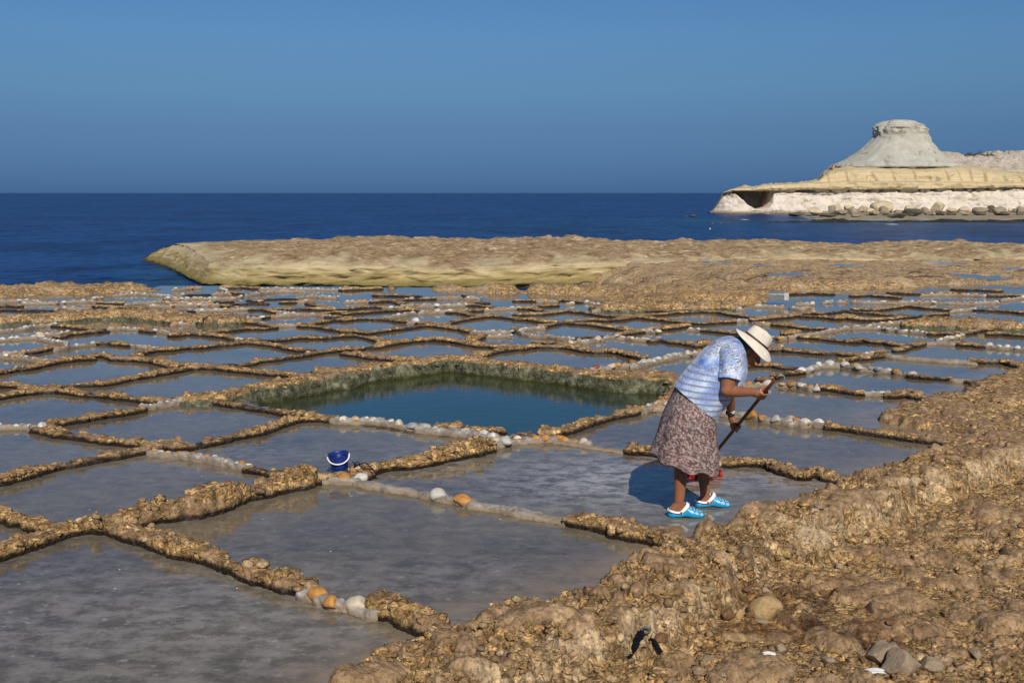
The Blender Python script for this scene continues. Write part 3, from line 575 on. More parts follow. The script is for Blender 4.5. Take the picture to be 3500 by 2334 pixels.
# ------------------------------------------------------------------ the low walls between the pans
# traced on enlarged crops of the photograph: crop, kind (r rock, c cobbles in mortar, m bare mortar), crest points
CROPS = {'A': (4, 0, 950), 'B': (4, 588, 950), 'C': (4, 1176, 950), 'D': (4, 1764, 950), 'E': (4, 2352, 950), 'F': (4, 2912, 950),
         'N': (1.96, 0, 1200), 'O': (1.96, 1100, 1200), 'Q': (2.138, 1000, 1700), 'T': (2.6138, 2700, 1100), 'P': (2.178, 2150, 1080), 'U': (1.68, 2100, 1700)}
TRACE = '''
N r -90,1330 200,1230 420,1155 620,1125 w=.2 h=.095
N r 600,1125 800,1150 1000,1195 1150,1260 1330,1310 1500,1370 1750,1440 1950,1505 2080,1545 w=.19 h=.1
Q c 60,640 180,665 290,705 440,730 610,775 s=.15 pal=near1 w=.15 h=.06
Q r 600,745 760,765 900,830 1050,885 1200,950 1340,1010 w=.2 h=.1
N r -90,1030 60,1060 160,1095 300,1130 450,1150 600,1125 w=.2 h=.11
N r 640,1125 800,1110 950,1080 1100,1050 1300,1030 1500,965 1700,915 1900,870 2070,835 w=.22 h=.15 top=boulders
O c -40,815 60,812 130,818 260,822 s=.11 pal=near2 w=.16 h=.05
O m 240,825 450,865 720,915 w=.15 h=.06
O r 10,800 130,796 270,800 w=.26 h=.055
O c 700,918 800,930 1010,975 s=.17 pal=near3 w=.16 h=.05
O m 1000,975 1150,992 1300,1020 1500,1055 1690,1090 w=.14 h=.065
O r 1680,1085 1850,1115 2050,1150 2200,1190 2352,1235 w=.17 h=.09
U r 0,150 180,185 350,220 470,245 w=.17 h=.09
O r 245,790 330,750 450,725 600,715 700,700 850,665 1000,630 1110,605 w=.24 h=.13 top=boulders
O c 1110,600 1200,580 1290,560 1370,555 1470,550 1570,555 s=.11 pal=o w=.16 h=.06
O c 70,430 150,435 300,432 450,445 610,475 s=.11 pal=w w=.16 h=.07
O r 590,465 730,470 w=.16 h=.1
O c 650,490 800,503 1000,523 1130,547 1210,577 s=.11 pal=w w=.17 h=.07
O r 770,475 930,470 w=.18 h=.1
O r 980,500 1100,492 1200,500 w=.18 h=.1
O r 1220,560 1300,530 1360,515 1430,545 w=.14 h=.09
O r 1490,525 1650,490 1800,440 1950,400 2120,370 w=.2 h=.12
O c 2110,372 2200,352 2270,347 2360,332 s=.09 pal=o w=.16 h=.06
P c 40,665 150,640 310,600 s=.09 pal=o w=.16 h=.06
O m 1560,558 1700,575 1850,600 2030,625 w=.12 h=.055
O c 1590,556 1720,568 1790,580 s=.09 pal=o w=.13 h=.05
P r 0,955 170,965 400,1000 670,1045 850,1040 1000,1050 1150,1100 1310,1140 w=.2 h=.11
T r 60,1290 240,1290 345,1325 w=.2 h=.11
T r 320,1320 480,1360 650,1410 w=.18 h=.1
N r 1230,290 1400,290 1550,260 1700,220 1900,190 2100,150 2352,125 rim
O r 0,110 200,98 400,78 600,56 750,36 870,26 rim
O r 850,26 1000,36 1100,50 1250,65 1400,80 1600,100 1750,120 1900,140 2050,152 2352,170 rim
P r -60,395 100,405 250,420 400,470 rim
P r 400,470 340,560 300,620 w=.3 h=.1
N c -60,475 60,467 160,465 260,480 s=.12 pal=w w=.16 h=.05
N r 240,485 420,520 560,540 700,560 850,575 1000,595 1080,600 w=.18 h=.095
N r -90,845 150,790 350,735 550,700 800,655 1000,615 w=.18 h=.095
N r 980,605 1100,590 1270,600 w=.24 h=.1
N c 1000,640 1200,655 1450,695 1680,740 s=.075 pal=o w=.13 h=.06
N r 1660,740 1850,780 2000,810 2120,825 w=.17 h=.085
N r 1180,600 1350,580 1500,550 1700,510 1850,460 2000,420 2150,410 2240,425 w=.22 h=.12
N r 240,485 380,450 550,425 700,395 850,375 960,350 w=.18 h=.1
N c 940,352 1050,332 1220,305 s=.08 pal=o w=.16 h=.07
N r -80,195 100,200 200,225 360,235 w=.24 h=.1
N r 350,230 550,255 750,270 900,290 1050,300 1130,310 w=.18 h=.1
N r 1190,295 1400,300 1600,330 1800,360 2000,388 2160,410 w=.19 h=.1
N r -80,290 100,258 360,225 w=.2 h=.1
N r 340,218 520,195 700,190 850,160 1050,125 1250,90 1410,75 w=.19 h=.1
N r 1350,80 1500,90 1700,110 1900,130 2120,155 w=.19 h=.1
A r -40,1240 150,1200 350,1180 550,1140 800,1090 1000,1060 1260,1050 w=.2 h=.1
A r 1260,1010 1450,1010 1600,1050 1850,1060 2050,1080 2250,1120 2400,1160 w=.22 h=.11
B r -20,1150 180,1140 400,1150 600,1165 w=.22 h=.1
B r 570,1155 750,1130 1000,1130 1200,1080 1400,1060 1650,1030 1850,1000 2050,960 2200,940 2360,930
B r 930,830 1150,840 1400,870 1600,910 1750,940 1920,930
B r -20,930 200,900 400,900 600,870 800,860 960,840
A r 1760,1030 1950,970 2100,940 2360,930
A c 1770,870 1900,890 2050,900 2140,920 s=.08 pal=o
A r 1340,840 1550,840 1760,870
A c 740,930 900,910 1050,880 1200,860 1350,840 s=.1 pal=o
A r 390,970 550,940 770,900
A c -40,975 60,975 160,975 260,965 390,965 s=.11 pal=o
A c -40,1010 150,1030 350,1050 500,1075 670,1090 s=.1 pal=o
A c -40,800 100,790 250,780 400,770 570,765 s=.13 pal=w
A c 480,740 640,720 800,720 950,700 s=.13 pal=w
A c 550,785 700,810 850,830 920,850 s=.11 pal=w
A r 790,765 950,720 1100,710 1250,690 1460,680
A c 1460,655 1620,645 1750,650 1900,655 1970,665 s=.11 pal=o
A r 1950,670 2090,690
A c 2080,682 2200,690 2300,705 s=.1 pal=w
A c -40,690 80,680 180,665 310,655 400,640 500,620 640,605 750,600 s=.12 pal=w
A r 730,610 950,620 1200,650 1410,660
A r -40,500 300,500 700,480 1100,440 1500,430 1900,420 2200,450 2360,480 ledge
B r 0,475 300,485 600,490 760,505 ledge
A c -20,565 150,570 290,578 s=.1 pal=w
A c -40,280 150,280 350,275 490,285 s=.13 pal=w
A c 290,312 450,310 560,310 740,310 880,300 1050,290 1200,285 1350,295 s=.13 pal=o
A r 1340,300 1500,312 1710,305
A c 1700,325 1900,310 2100,300 2350,310 s=.12 pal=o
A c 2010,345 2180,345 2350,345 s=.12 pal=o
A r -40,345 100,340 290,350
A r 0,400 250,400 450,400 700,405 h=.06
A c 740,400 850,380 970,370 s=.11 pal=o
A m 950,372 1100,365 1210,360 w=.25
A r 1210,350 1400,350 1600,370 1900,372 w=.3
A c 1540,205 1700,195 1850,185 2000,195 2360,215 s=.14 pal=w
A c 1240,262 1380,245 s=.13 pal=w
A c 2190,270 2350,245 s=.14 pal=w
B r 210,195 500,190 h=.06
B c -10,205 120,205 s=.12 pal=o
B c 560,185 700,180 810,190 s=.13 pal=o
B r 750,165 960,185
B c 0,252 150,255 400,248 s=.16 pal=w
B c 400,250 650,250 870,245 s=.13 pal=o
B c 870,228 960,222 s=.13 pal=w
B r 600,288 820,288
B c 20,305 250,305 560,300 s=.12 pal=o
B c -10,340 300,335 660,330 s=.12 pal=o
B r 690,340 910,370
B r 860,320 1100,312 1300,312 h=.06
B r 1490,300 1670,296
B c 1680,290 1840,285 s=.13 pal=o
B r 1170,260 1450,247 1690,245 h=.06
B c 1690,235 1900,215 2100,230 2250,235 s=.13 pal=w
B r 1050,265 1210,290
B c 1000,200 1200,180 1400,155 1600,150 1820,155 s=.14 pal=o
B c 0,130 150,120 400,100 s=.14 pal=o
B c 640,120 760,140 s=.14 pal=w
B r 700,105 1000,95 1200,110 w=.4 h=.12
B c 1200,120 1450,115 1700,120 2100,125 2350,130 s=.14 pal=w
B r 1880,310 2050,350 2210,392 w=.3
B r 0,418 300,412 h=.06
B c 290,412 600,405 850,395 1090,385 s=.12 pal=o
B r 1070,395 1250,390 1430,430
B r 1420,392 1700,380 2000,385 2200,397 w=.3
B c 1430,432 1610,440 s=.12 pal=w
B c 1280,490 1500,475 1650,465 1800,455 1950,460 2130,480 s=.13 pal=o
B r 940,492 1150,487 1290,492 w=.3
B c 990,517 1210,507 s=.12 pal=o
B c -10,597 100,582 200,582 300,577 380,560 480,562 620,552 770,542 s=.14 pal=o
B r 760,540 900,550 1100,570 1250,590 1410,632
B c 1400,612 1500,607 1620,602 1710,600 s=.12 pal=o
B r 1700,592 1900,590 2100,550 2300,530 2420,510
B r 1740,612 1950,620 2150,650 2370,672
B r -10,742 200,720 350,720 600,690 800,670 1000,650 1200,650 1390,640
B r 340,718 550,740 750,760 860,782
B c 860,790 960,800 s=.1 pal=w
B r 940,792 1150,800 1300,810 1500,800 1700,770 1900,770 2100,770 2370,745
B r 2120,490 2260,490 2370,505
B r 2060,452 2200,432 2370,432
C r -20,690 150,690 300,710 450,690 700,660 850,650 1000,620 1200,600 1360,600
C r -20,668 100,670 230,692
C r 1190,605 1400,630 1550,650 1710,682 w=.24 h=.11
C r -20,750 150,740 350,770 500,810 660,812
C r -20,930 150,920 350,900 500,880 700,840 900,810 1100,800 1250,790 1360,790 w=.24 h=.11
C r 1290,798 1500,810 1700,850 1900,880 2100,890 2370,890 w=.22 h=.11
C r -10,980 200,1000 400,1030 600,1050 850,1080 1060,1072 w=.24 h=.11
C r 1740,1035 1950,980 2150,940 2370,910 w=.22 h=.11
D r 0,920 150,900 280,880 w=.22 h=.1
C r 1730,812 1850,762 1910,728 w=.25 h=.12
C c 1730,692 1870,700 1960,700 2120,700 2270,700 s=.12 pal=o
C c 1950,752 2100,747 2270,747 s=.09 pal=w
C r 2270,690 2370,635 w=.2
C r -10,542 150,522 310,518
C m 300,512 410,512
C r 400,520 550,522 700,542 860,562
C c 880,565 1020,560 s=.2 pal=w
C r 1000,572 1200,580 1310,592
C c 520,502 640,490 720,477 830,460 970,440 s=.14 pal=w
C c 1020,442 1150,430 1300,425 1430,420 s=.14 pal=w
C r 1420,430 1550,430 1700,460 1810,482
C m 1790,472 1930,472
C r 1390,592 1550,540 1700,520 1900,490 2050,480 2200,500 2370,512
C r -20,392 200,370 400,357 550,362
C c 530,367 710,377 s=.14 pal=w
C r 720,378 890,382 w=.3
C r 0,452 300,430 600,410 850,400 1000,400 1090,420
C c 770,347 880,342 1000,347 1200,342 1400,342 1500,342 1650,332 s=.14 pal=o
C r 670,280 790,312 w=.3
C r 1630,322 1850,342 2060,372
C r 1530,312 1750,302 1960,302
C c 1860,402 2000,397 2120,387 2370,377 s=.12 pal=o
C r 1420,432 1700,412 1880,402
C c 800,262 900,258 s=.13 pal=o
C c 1220,247 1400,240 1610,235 s=.13 pal=o
C c 1650,242 1850,245 s=.15 pal=w
C c 0,292 180,290 380,285 s=.13 pal=o
C r 370,292 610,277
C r 670,277 850,262 1240,247
C r 1630,200 1760,232
C r 440,202 700,202 1010,215 w=.4
C r 0,130 250,120 450,115 w=.5 h=.12
D r -20,462 150,460 350,455 550,430 710,410
D r 690,412 900,430 1100,460 1260,482
D r 1240,482 1450,482 1640,490
D c 1060,418 1160,407 s=.2 pal=w
D r -20,520 200,530 400,560 570,562
D r 340,622 550,582 700,562 910,572 w=.2
D c 30,662 250,642 390,640 s=.1 pal=o
D r 690,562 850,542 1050,532 1250,542 1450,520 1620,492 1750,480 1950,460 2150,440 2370,430
D r 740,578 950,590 1150,612 1350,642 1570,672 w=.2 h=.11
D c 20,690 100,722 200,742 300,747 430,757 540,777 650,792 750,802 s=.1 pal=o
D r 770,782 900,772 1050,762 1210,752
D c 1210,762 1350,750 s=.13 pal=w
D r 1370,742 1550,712 1700,682 1900,652 2100,642 2250,622 2370,612 w=.2 h=.11
D c 1680,692 1810,680 1930,692 s=.12 pal=w
D c 630,872 720,860 850,832 1000,822 1080,802 1190,790 s=.14 pal=o
D c 1390,772 1500,772 1640,792 1730,797 1840,802 s=.13 pal=o
D r 1840,812 2000,800 2150,830 2370,847
D r 260,888 500,890 700,900 900,930 1100,960 1250,950 1400,960 1550,1010 1760,1042 w=.22 h=.12
D r 270,835 450,842 660,852 w=.22
D r 1640,490 1800,510 2000,530 2150,550 2370,572
D c 1020,1187 1180,1172 1270,1172 1360,1152 1500,1142 1610,1112 s=.13 pal=o
D c 1640,1112 1770,1092 1900,1072 2000,1052 2090,1032 2250,1012 2370,992 s=.13 pal=w
P c 20,350 200,305 350,272 520,248 s=.13 pal=w
D r 570,262 750,277 910,292
D c 670,317 790,315 s=.12 pal=w
D r -20,277 290,275
D c 280,277 570,280 s=.12 pal=o
D r 50,382 200,382 350,412 460,442
D r 340,352 560,337
D c 1050,322 1160,342 1280,362 s=.12 pal=w
D c 910,292 1060,302 s=.13 pal=o
D r 1090,297 1300,287 1500,282 1720,267 w=.4
D r 1200,330 1500,335 1900,325 2370,312 ledge
E r 0,330 300,320 600,300 ledge
D c 1410,392 1560,392 1710,392 s=.13 pal=o
D r 1790,412 2000,412 2370,402
E r -20,432 200,420 400,430 600,460 800,490 960,502
E r -20,572 200,582 400,562 610,552 w=.26
E c 590,552 740,542 810,547 s=.11 pal=w
E r 870,532 1100,512 1350,490 1550,450 1760,432 w=.24 h=.11
E c -10,662 100,662 210,672 s=.11 pal=w
E r 200,672 400,682 650,712 860,722
E c 870,577 1050,587 1140,587 s=.1 pal=o
E r 1170,592 1400,612 1600,642 1860,652
E r 1540,482 1800,490 2060,520
E r 2050,512 2200,492 2370,522 w=.22 h=.12
E r -20,852 140,880 w=.2
E r 180,862 300,840 420,855 w=.22 h=.12
E c 1120,765 1250,790 1350,772 1450,762 s=.11 pal=o
E c 1440,752 1600,732 1720,717 1850,697 1960,682 2050,662 2150,642 2270,630 s=.11 pal=o
E r 1330,722 1510,702 w=.22 h=.12
E r 1120,932 1300,930 1500,950 1700,970 1900,980 2050,980 2370,1022
E c 1130,912 1260,902 s=.09 pal=o
E r 1540,762 1750,772 2000,800 2200,820 2370,822
E r 770,1142 950,1132 1150,1132 1300,1170 1510,1182
E r 970,1332 1150,1300 1300,1262 1450,1242 1560,1232
E c 1480,1222 1620,1210 1700,1172 1800,1152 1950,1142 2100,1142 2250,1172 2370,1192 s=.15 pal=w
E r 2020,1092 2200,1062 2370,1042
E c 770,1402 900,1402 1080,1392 s=.13 pal=o
E c 1220,1405 1420,1412 1580,1432 1710,1462 s=.12 pal=o
E r 1770,1442 2000,1452 2200,1492 2370,1512
E c 540,387 760,392 s=.13 pal=w
E c 900,352 1020,347 1120,352 1200,357 1300,357 s=.15 pal=o
E c 1390,372 1550,390 1660,377 s=.15 pal=o
E c 1470,322 1710,325 s=.13 pal=o
E c 1840,302 1960,290 s=.16 pal=w
E c 2040,292 2170,290 s=.15 pal=o
E r 1790,452 1950,432 2200,402 2370,392
E r 1400,185 1700,175 1950,185 w=.35
F r -10,512 150,532 360,532 w=.22 h=.12
F r 340,532 500,522 700,502 900,482 1100,462 1310,452
F c 220,622 350,592 500,577 620,567 750,562 900,582 1010,597 1110,597 1240,592 1390,602 s=.14 pal=o
F c -10,632 200,637 340,642 440,652 500,667 600,667 680,682 760,682 840,692 910,697 1000,707 1100,722 s=.11 pal=w
F r 1080,722 1250,712 1390,722
F r 900,545 1200,535 1500,545 1800,565 2100,575 ledge
F c 1890,662 2050,632 2200,602 2370,590 s=.12 pal=o
F r 1630,682 1750,662 1910,672
F r 1370,702 1500,712 1650,692
F r 1870,722 2050,712 2200,732 2370,742
F r -20,812 150,800 300,830 450,832 600,870 690,882
F c 1170,812 1350,772 1520,750 s=.12 pal=w
F m 990,842 1150,832 1410,852
F r 620,942 750,892 880,862 990,832
F r 1470,862 1650,862 1790,882
F c 1800,880 1945,890 2050,902 2165,907 2370,927 s=.14 pal=w
F r 270,962 460,962 w=.2
F c 150,990 270,985 s=.15 pal=w
F m 370,992 510,1002
F r -10,1042 150,1040 300,1022 430,1002
F m 490,1012 700,1032 950,1052 1200,1072 1450,1082 1660,1102
F r 1640,1092 1800,1090 1950,1092 2100,1092 2250,1142 2370,1152 w=.2 h=.12
F c -20,1167 170,1190 320,1202 490,1217 690,1242 800,1262 s=.15 pal=w
F r 790,1282 950,1290 1200,1312 1410,1322
F m 1390,1332 1610,1342
F r 1590,1352 1770,1372
F c 80,1512 330,1522 510,1512 s=.09 pal=w
F r 510,1552 750,1532 910,1562 w=.2 h=.12
T r 900,612 1050,602 1170,632 1320,662
F c -10,292 200,302 400,302 610,312 s=.14 pal=o
F c 600,302 900,297 1200,302 1500,312 1800,302 2010,300 s=.14 pal=o
F c 940,207 1150,197 1400,197 1650,202 1820,215 s=.14 pal=o
F r -10,392 300,402 600,362 760,342
F r 740,342 1000,372 1250,392 1460,402
F c 1340,422 1500,407 1690,390 s=.11 pal=w
F r 1640,392 1900,402 2200,422 2370,442
F r -10,432 250,442 450,462 760,472
F r -10,212 250,202 500,222 650,235
F r 540,167 900,182 1410,172 w=.4
F r 1410,122 1700,127 2000,142 w=.4
F r 1900,205 2150,200 2370,210 w=.4
F c 2040,272 2370,232 s=.13 pal=o
T c -10,862 80,862 200,867 290,882 380,892 s=.11 pal=o
P c 690,692 820,702 920,712 1000,732 1120,747 1310,772 s=.13 pal=o
E r 400,850 560,868 760,890 1130,932
E r 250,1085 500,1115 780,1142
E c 300,1350 550,1378 780,1402 s=.12 pal=o
P c 310,610 500,650 700,692 s=.12 pal=o
E r 850,722 1000,742 1130,762
T r 340,890 600,915 900,960 1200,1005 1520,1040 w=.18 h=.1
'''
MORTAR = None
def mortar_material():
    t = NT('mortar'); P = t.pos()
    n = t.noise(P, 12, 7, 0.65)
    c = t.ramp(n, [(0.3, (0.12, 0.095, 0.07)), (0.46, (0.235, 0.20, 0.165)), (0.62, (0.35, 0.325, 0.29)), (0.75, (0.56, 0.54, 0.51))])
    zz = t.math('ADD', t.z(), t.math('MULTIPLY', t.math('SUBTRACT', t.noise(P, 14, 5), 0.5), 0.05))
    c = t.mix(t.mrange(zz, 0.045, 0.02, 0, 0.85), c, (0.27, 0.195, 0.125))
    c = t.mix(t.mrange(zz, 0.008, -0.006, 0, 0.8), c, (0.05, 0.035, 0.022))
    return t.set(c, 0.8, 0.25, t.bump(t.math('ADD', n, t.noise(P, 60, 4)), 0.5, 0.008))
M_MORTAR = mortar_material()
def cobble_material(name, c0, c1, spot):
    t = NT(name)
    tc = t.n('ShaderNodeTexCoord'); P = tc.outputs['Object']
    oi = t.n('ShaderNodeObjectInfo')
    n = t.noise(P, 3.0, 6, 0.62); f = t.noise(P, 14, 5, 0.7)
    c = t.mix(t.mrange(n, 0.32, 0.68), c0, c1)
    c = t.mix(t.mrange(f, 0.60, 0.72, 0, 0.5), c, spot)
    hs = t.n('ShaderNodeHueSaturation'); t.l(c, hs.inputs['Color'])
    v = t.n('ShaderNodeMapRange'); t.l(oi.outputs['Random'], v.inputs['Value']); v.inputs['To Min'].default_value = 0.62; v.inputs['To Max'].default_value = 1.08
    t.l(v.outputs[0], hs.inputs['Value'])
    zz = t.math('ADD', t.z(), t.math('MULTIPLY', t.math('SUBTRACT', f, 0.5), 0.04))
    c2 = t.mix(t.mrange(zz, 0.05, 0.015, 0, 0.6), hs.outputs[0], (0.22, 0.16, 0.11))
    return t.set(c2, 0.62, 0.35, t.bump(t.math('ADD', t.math('MULTIPLY', f, .5), t.noise(P, 40, 5)), 0.25, 0.05))
COB = {'white': cobble_material('cobble_white', (0.50, 0.455, 0.39), (0.68, 0.64, 0.58), (0.38, 0.33, 0.27)),
       'cream': cobble_material('cobble_cream', (0.55, 0.44, 0.30), (0.70, 0.60, 0.45), (0.50, 0.32, 0.15)),
       'orange': cobble_material('cobble_orange', (0.40, 0.165, 0.035), (0.58, 0.29, 0.075), (0.64, 0.46, 0.26)),
       'tan': cobble_material('cobble_tan', (0.40, 0.27, 0.13), (0.56, 0.40, 0.21), (0.3, 0.2, 0.1)),
       'grey': cobble_material('cobble_grey', (0.16, 0.165, 0.17), (0.34, 0.34, 0.33), (0.55, 0.54, 0.52)),
       'red': cobble_material('cobble_red', (0.24, 0.065, 0.04), (0.36, 0.12, 0.07), (0.45, 0.3, 0.2))}
PALS = {'w': [('white', .62), ('cream', .22), ('grey', .08), ('orange', .05), ('tan', .03)],
        'o': [('orange', .33), ('white', .27), ('cream', .25), ('tan', .09), ('grey', .04), ('red', .02)]}
def cobble_mesh(seed, flat=0.72, sub=3):
    bm = bmesh.new(); bmesh.ops.create_icosphere(bm, subdivisions=sub, radius=0.5)
    V = np.array([v.co[:] for v in bm.verts]); s = seed*3.7
    d = 0.16*fbm3(V[:, 0]+s, V[:, 1]-s, V[:, 2]+s, 1.7, 3)
    # faceted like a chipped beach cobble
    rs = np.random.RandomState(seed)
    V = V*(1+d)[:, None]
    for k in range(6):
        nrm = rs.normal(size=3); nrm /= np.linalg.norm(nrm); dd = V@nrm; over = np.clip(dd-rs.uniform(.28, .40), 0, None); V = V - 0.85*over[:, None]*nrm
    V[:, 2] *= flat; V[:, 1] *= 0.82+0.12*rs.rand()
    for v, c in zip(bm.verts, V): v.co = c
    me = bpy.data.meshes.new('cobble'); bm.to_mesh(me); bm.free()
    me.polygons.foreach_set('use_smooth', np.ones(len(me.polygons), bool))
    return me
COB_BASE = [cobble_mesh(i, 0.62+0.05*(i % 4), 2) for i in range(7)]
COB_NEAR = [cobble_mesh(i+20, 0.66+0.04*(i % 4), 3) for i in range(7)]
_cm = {}
def cob_mesh(kind, i, near):
    k = (kind, i, near)
    if k not in _cm:
        m = (COB_NEAR if near else COB_BASE)[i].copy(); m.materials.append(COB[kind]); _cm[k] = m
    return _cm[k]

RS_W = np.random.RandomState(9)
def resample(P, ds):
    P = np.asarray(P, float); seg = np.hypot(*np.diff(P, axis=0).T); s = np.concatenate([[0], np.cumsum(seg)])
    n = max(4, int(s[-1]/ds)); t = np.linspace(0, s[-1], n)
    return np.stack([np.interp(t, s, P[:, 0]), np.interp(t, s, P[:, 1])], 1), t
def wall_mesh(name, P, w, h, z0, seed, mat, rough=1.0, hvar=0.45, parent=None, boulders=False, smoothness=1.0):
    dist = np.hypot(P[:, 0], P[:, 1]).mean()
    P = np.asarray(P, float).copy(); e0 = P[0]-P[1]; e1 = P[-1]-P[-2]; P[0] += e0/np.linalg.norm(e0)*w*0.4; P[-1] += e1/np.linalg.norm(e1)*w*0.4
    ds = float(np.clip(dist*0.0019, 0.012, 0.05)); C, s = resample(P, ds); n = len(C)
    T = np.gradient(C, axis=0); T /= np.linalg.norm(T, axis=1)[:, None]+1e-9; Nn = np.stack([T[:, 1], -T[:, 0]], 1)
    # let the line wander as old walls do
    C = C + Nn*(0.014*perlin2(s*1.7+seed, s*0+seed*.37)+0.008*perlin2(s*6+seed, s*0+1.5))[:, None]
    hm = 1 + 0.8*hvar*fbm2(s*1.0+seed*7.1, s*0+seed, 1.6, 3, 0.6); wm = 1 + 0.28*fbm2(s+seed*3.3, s*0-seed, 1.9, 3, 0.6)
    cells = np.floor((s+0.06*perlin2(s*9, s*0+seed))*3.6+seed*5).astype(np.int64) & 255
    blk_h = RND[cells, 0]-0.5; ker = np.ones(max(1, int(0.035/ds))); ker /= ker.sum(); blk_h = np.convolve(np.pad(blk_h, len(ker), mode='edge'), ker, 'same')[len(ker):-len(ker)]
    hm += 0.9*hvar*blk_h; wm += 0.25*(np.convolve(np.pad(RND[cells, 2]-.5, len(ker), mode='edge'), ker, 'same')[len(ker):-len(ker)])
    if boulders: hm += 0.55*sstep(-0.15, 0.3, perlin2(s*1.5+seed, s*0+.5)); wm += 0.3*sstep(-0.1, 0.3, perlin2(s*1.5+seed, s*0+.5))
    m = 22 if dist < 14 else 14
    th = np.linspace(0, np.pi, m)
    sx = -np.sign(np.cos(th))*np.abs(np.cos(th))**0.45; sz = np.sin(th)**0.45
    endt = np.sqrt(np.clip(np.minimum(s, s[-1]-s)/(0.45*w), 0, 1))+0.01
    W = (w/2*wm)[:, None]*sx[None, :]*endt[:, None]; Hh = z0 + ((h*hm*np.sqrt(endt)-z0)[:, None])*sz[None, :]
    X = C[:, None, 0]+Nn[:, None, 0]*W; Y = C[:, None, 1]+Nn[:, None, 1]*W; Z = Hh
    # displacement by world-space noise, so neighbours agree where they meet
    a = rough*min(0.045, 0.34*h)
    nz = np.broadcast_to(sz[None, :], X.shape); nxv = sx[None, :]*np.ones_like(X)
    qx = X+0.02*perlin3(X*14, Y*14, Z*14); qy = Y+0.02*perlin3(X*14+5, Y*14, Z*14)
    f1, f2, cid = worley3(qx*13, qy*13, Z*13); g1, g2, gid = worley3(qx*31+3, qy*31, Z*31)
    d = a*(0.6*fbm3(X, Y, Z, 5.5, 2, 0.5) + 0.95*(cid-0.5)*sstep(0, .2, f2-f1) + 0.55*(gid-0.5)*sstep(0, .25, g2-g1) - 0.30*(1-sstep(0, 0.16, f2-f1)) + 0.3*perlin3(X*44, Y*44, Z*44))
    d = d*smoothness
    X = X+Nn[:, None, 0]*nxv*d*0.9; Y = Y+Nn[:, None, 1]*nxv*d*0.9; Z = Z+nz*d
    lump = np.clip(sstep(-0.1, 0.4, fbm3(X, Y, Z, 3.0, 2)) + 0.6*(cid-.5) + 0.5*(gid-.5), -0.5, 1)
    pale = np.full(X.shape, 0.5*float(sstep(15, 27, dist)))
    if mat is not M_MORTAR and dist < 17:
        for _k in range(int(s[-1]*(60 if dist < 10 else 26))):
            i_ = RS_W.randint(2, n-2); j_ = RS_W.randint(m//4, m-m//4)
            if Z[i_, j_] > 0.035: GRAVEL.append((X[i_, j_], Y[i_, j_], Z[i_, j_], 0.004+0.013*RS_W.rand()**3*2.6))
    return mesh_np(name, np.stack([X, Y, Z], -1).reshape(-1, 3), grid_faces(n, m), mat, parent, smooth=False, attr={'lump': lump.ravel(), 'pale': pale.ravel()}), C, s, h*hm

LAB_R = {'near': ('rough limestone ridge dividing the nearer brine pans, wet and dark along its foot', 'stone ridge', 'limestone ridges between the nearer pans'),
         'mid': ('low limestone ridge dividing shallow brine pans beyond the pool', 'stone ridge', 'limestone ridges between the pans beyond the pool'),
         'far': ('small low limestone ridge dividing far salt pans near the shelf edge', 'stone ridge', 'limestone ridges between the far pans')}
SPECIAL = {8: 'low flat patch of rough rock under the blue bucket', 0: 'bare limestone ridge running out of frame from the corner below the boulder ridge', 1: 'long lumpy limestone ridge leading to two orange cobbles and a white one',
           2: 'short mortared wall end holding two orange cobbles and a white block', 3: 'limestone ridge from the orange and white cobbles down to the brown bank',
           4: 'short lumpy ridge meeting the boulder ridge, beside the bare corner', 5: 'limestone ridge topped with big rounded boulders leading to the blue bucket',
           6: 'mortared corner in front of the blue bucket with one deep orange cobble', 7: 'smooth grey mortar kerb starting beside the black rope',
           9: 'mortared stretch with a white block beside one big orange cobble', 10: 'bare grey mortar kerb between the big orange cobble and the clogs',
           13: 'high pale ridge of boulders rising behind the bucket and its rope', 14: 'mortared corner wall of orange and cream cobbles at the pool tip',
           15: 'white cobble wall on the pool edge with one tall white lump', 17: 'white mortared cobble wall along the near edge of the dark pool',
           21: 'brown limestone ridge along the right edge of the pool'}
wall_index = 0; cob_count = 0
random.seed(5)
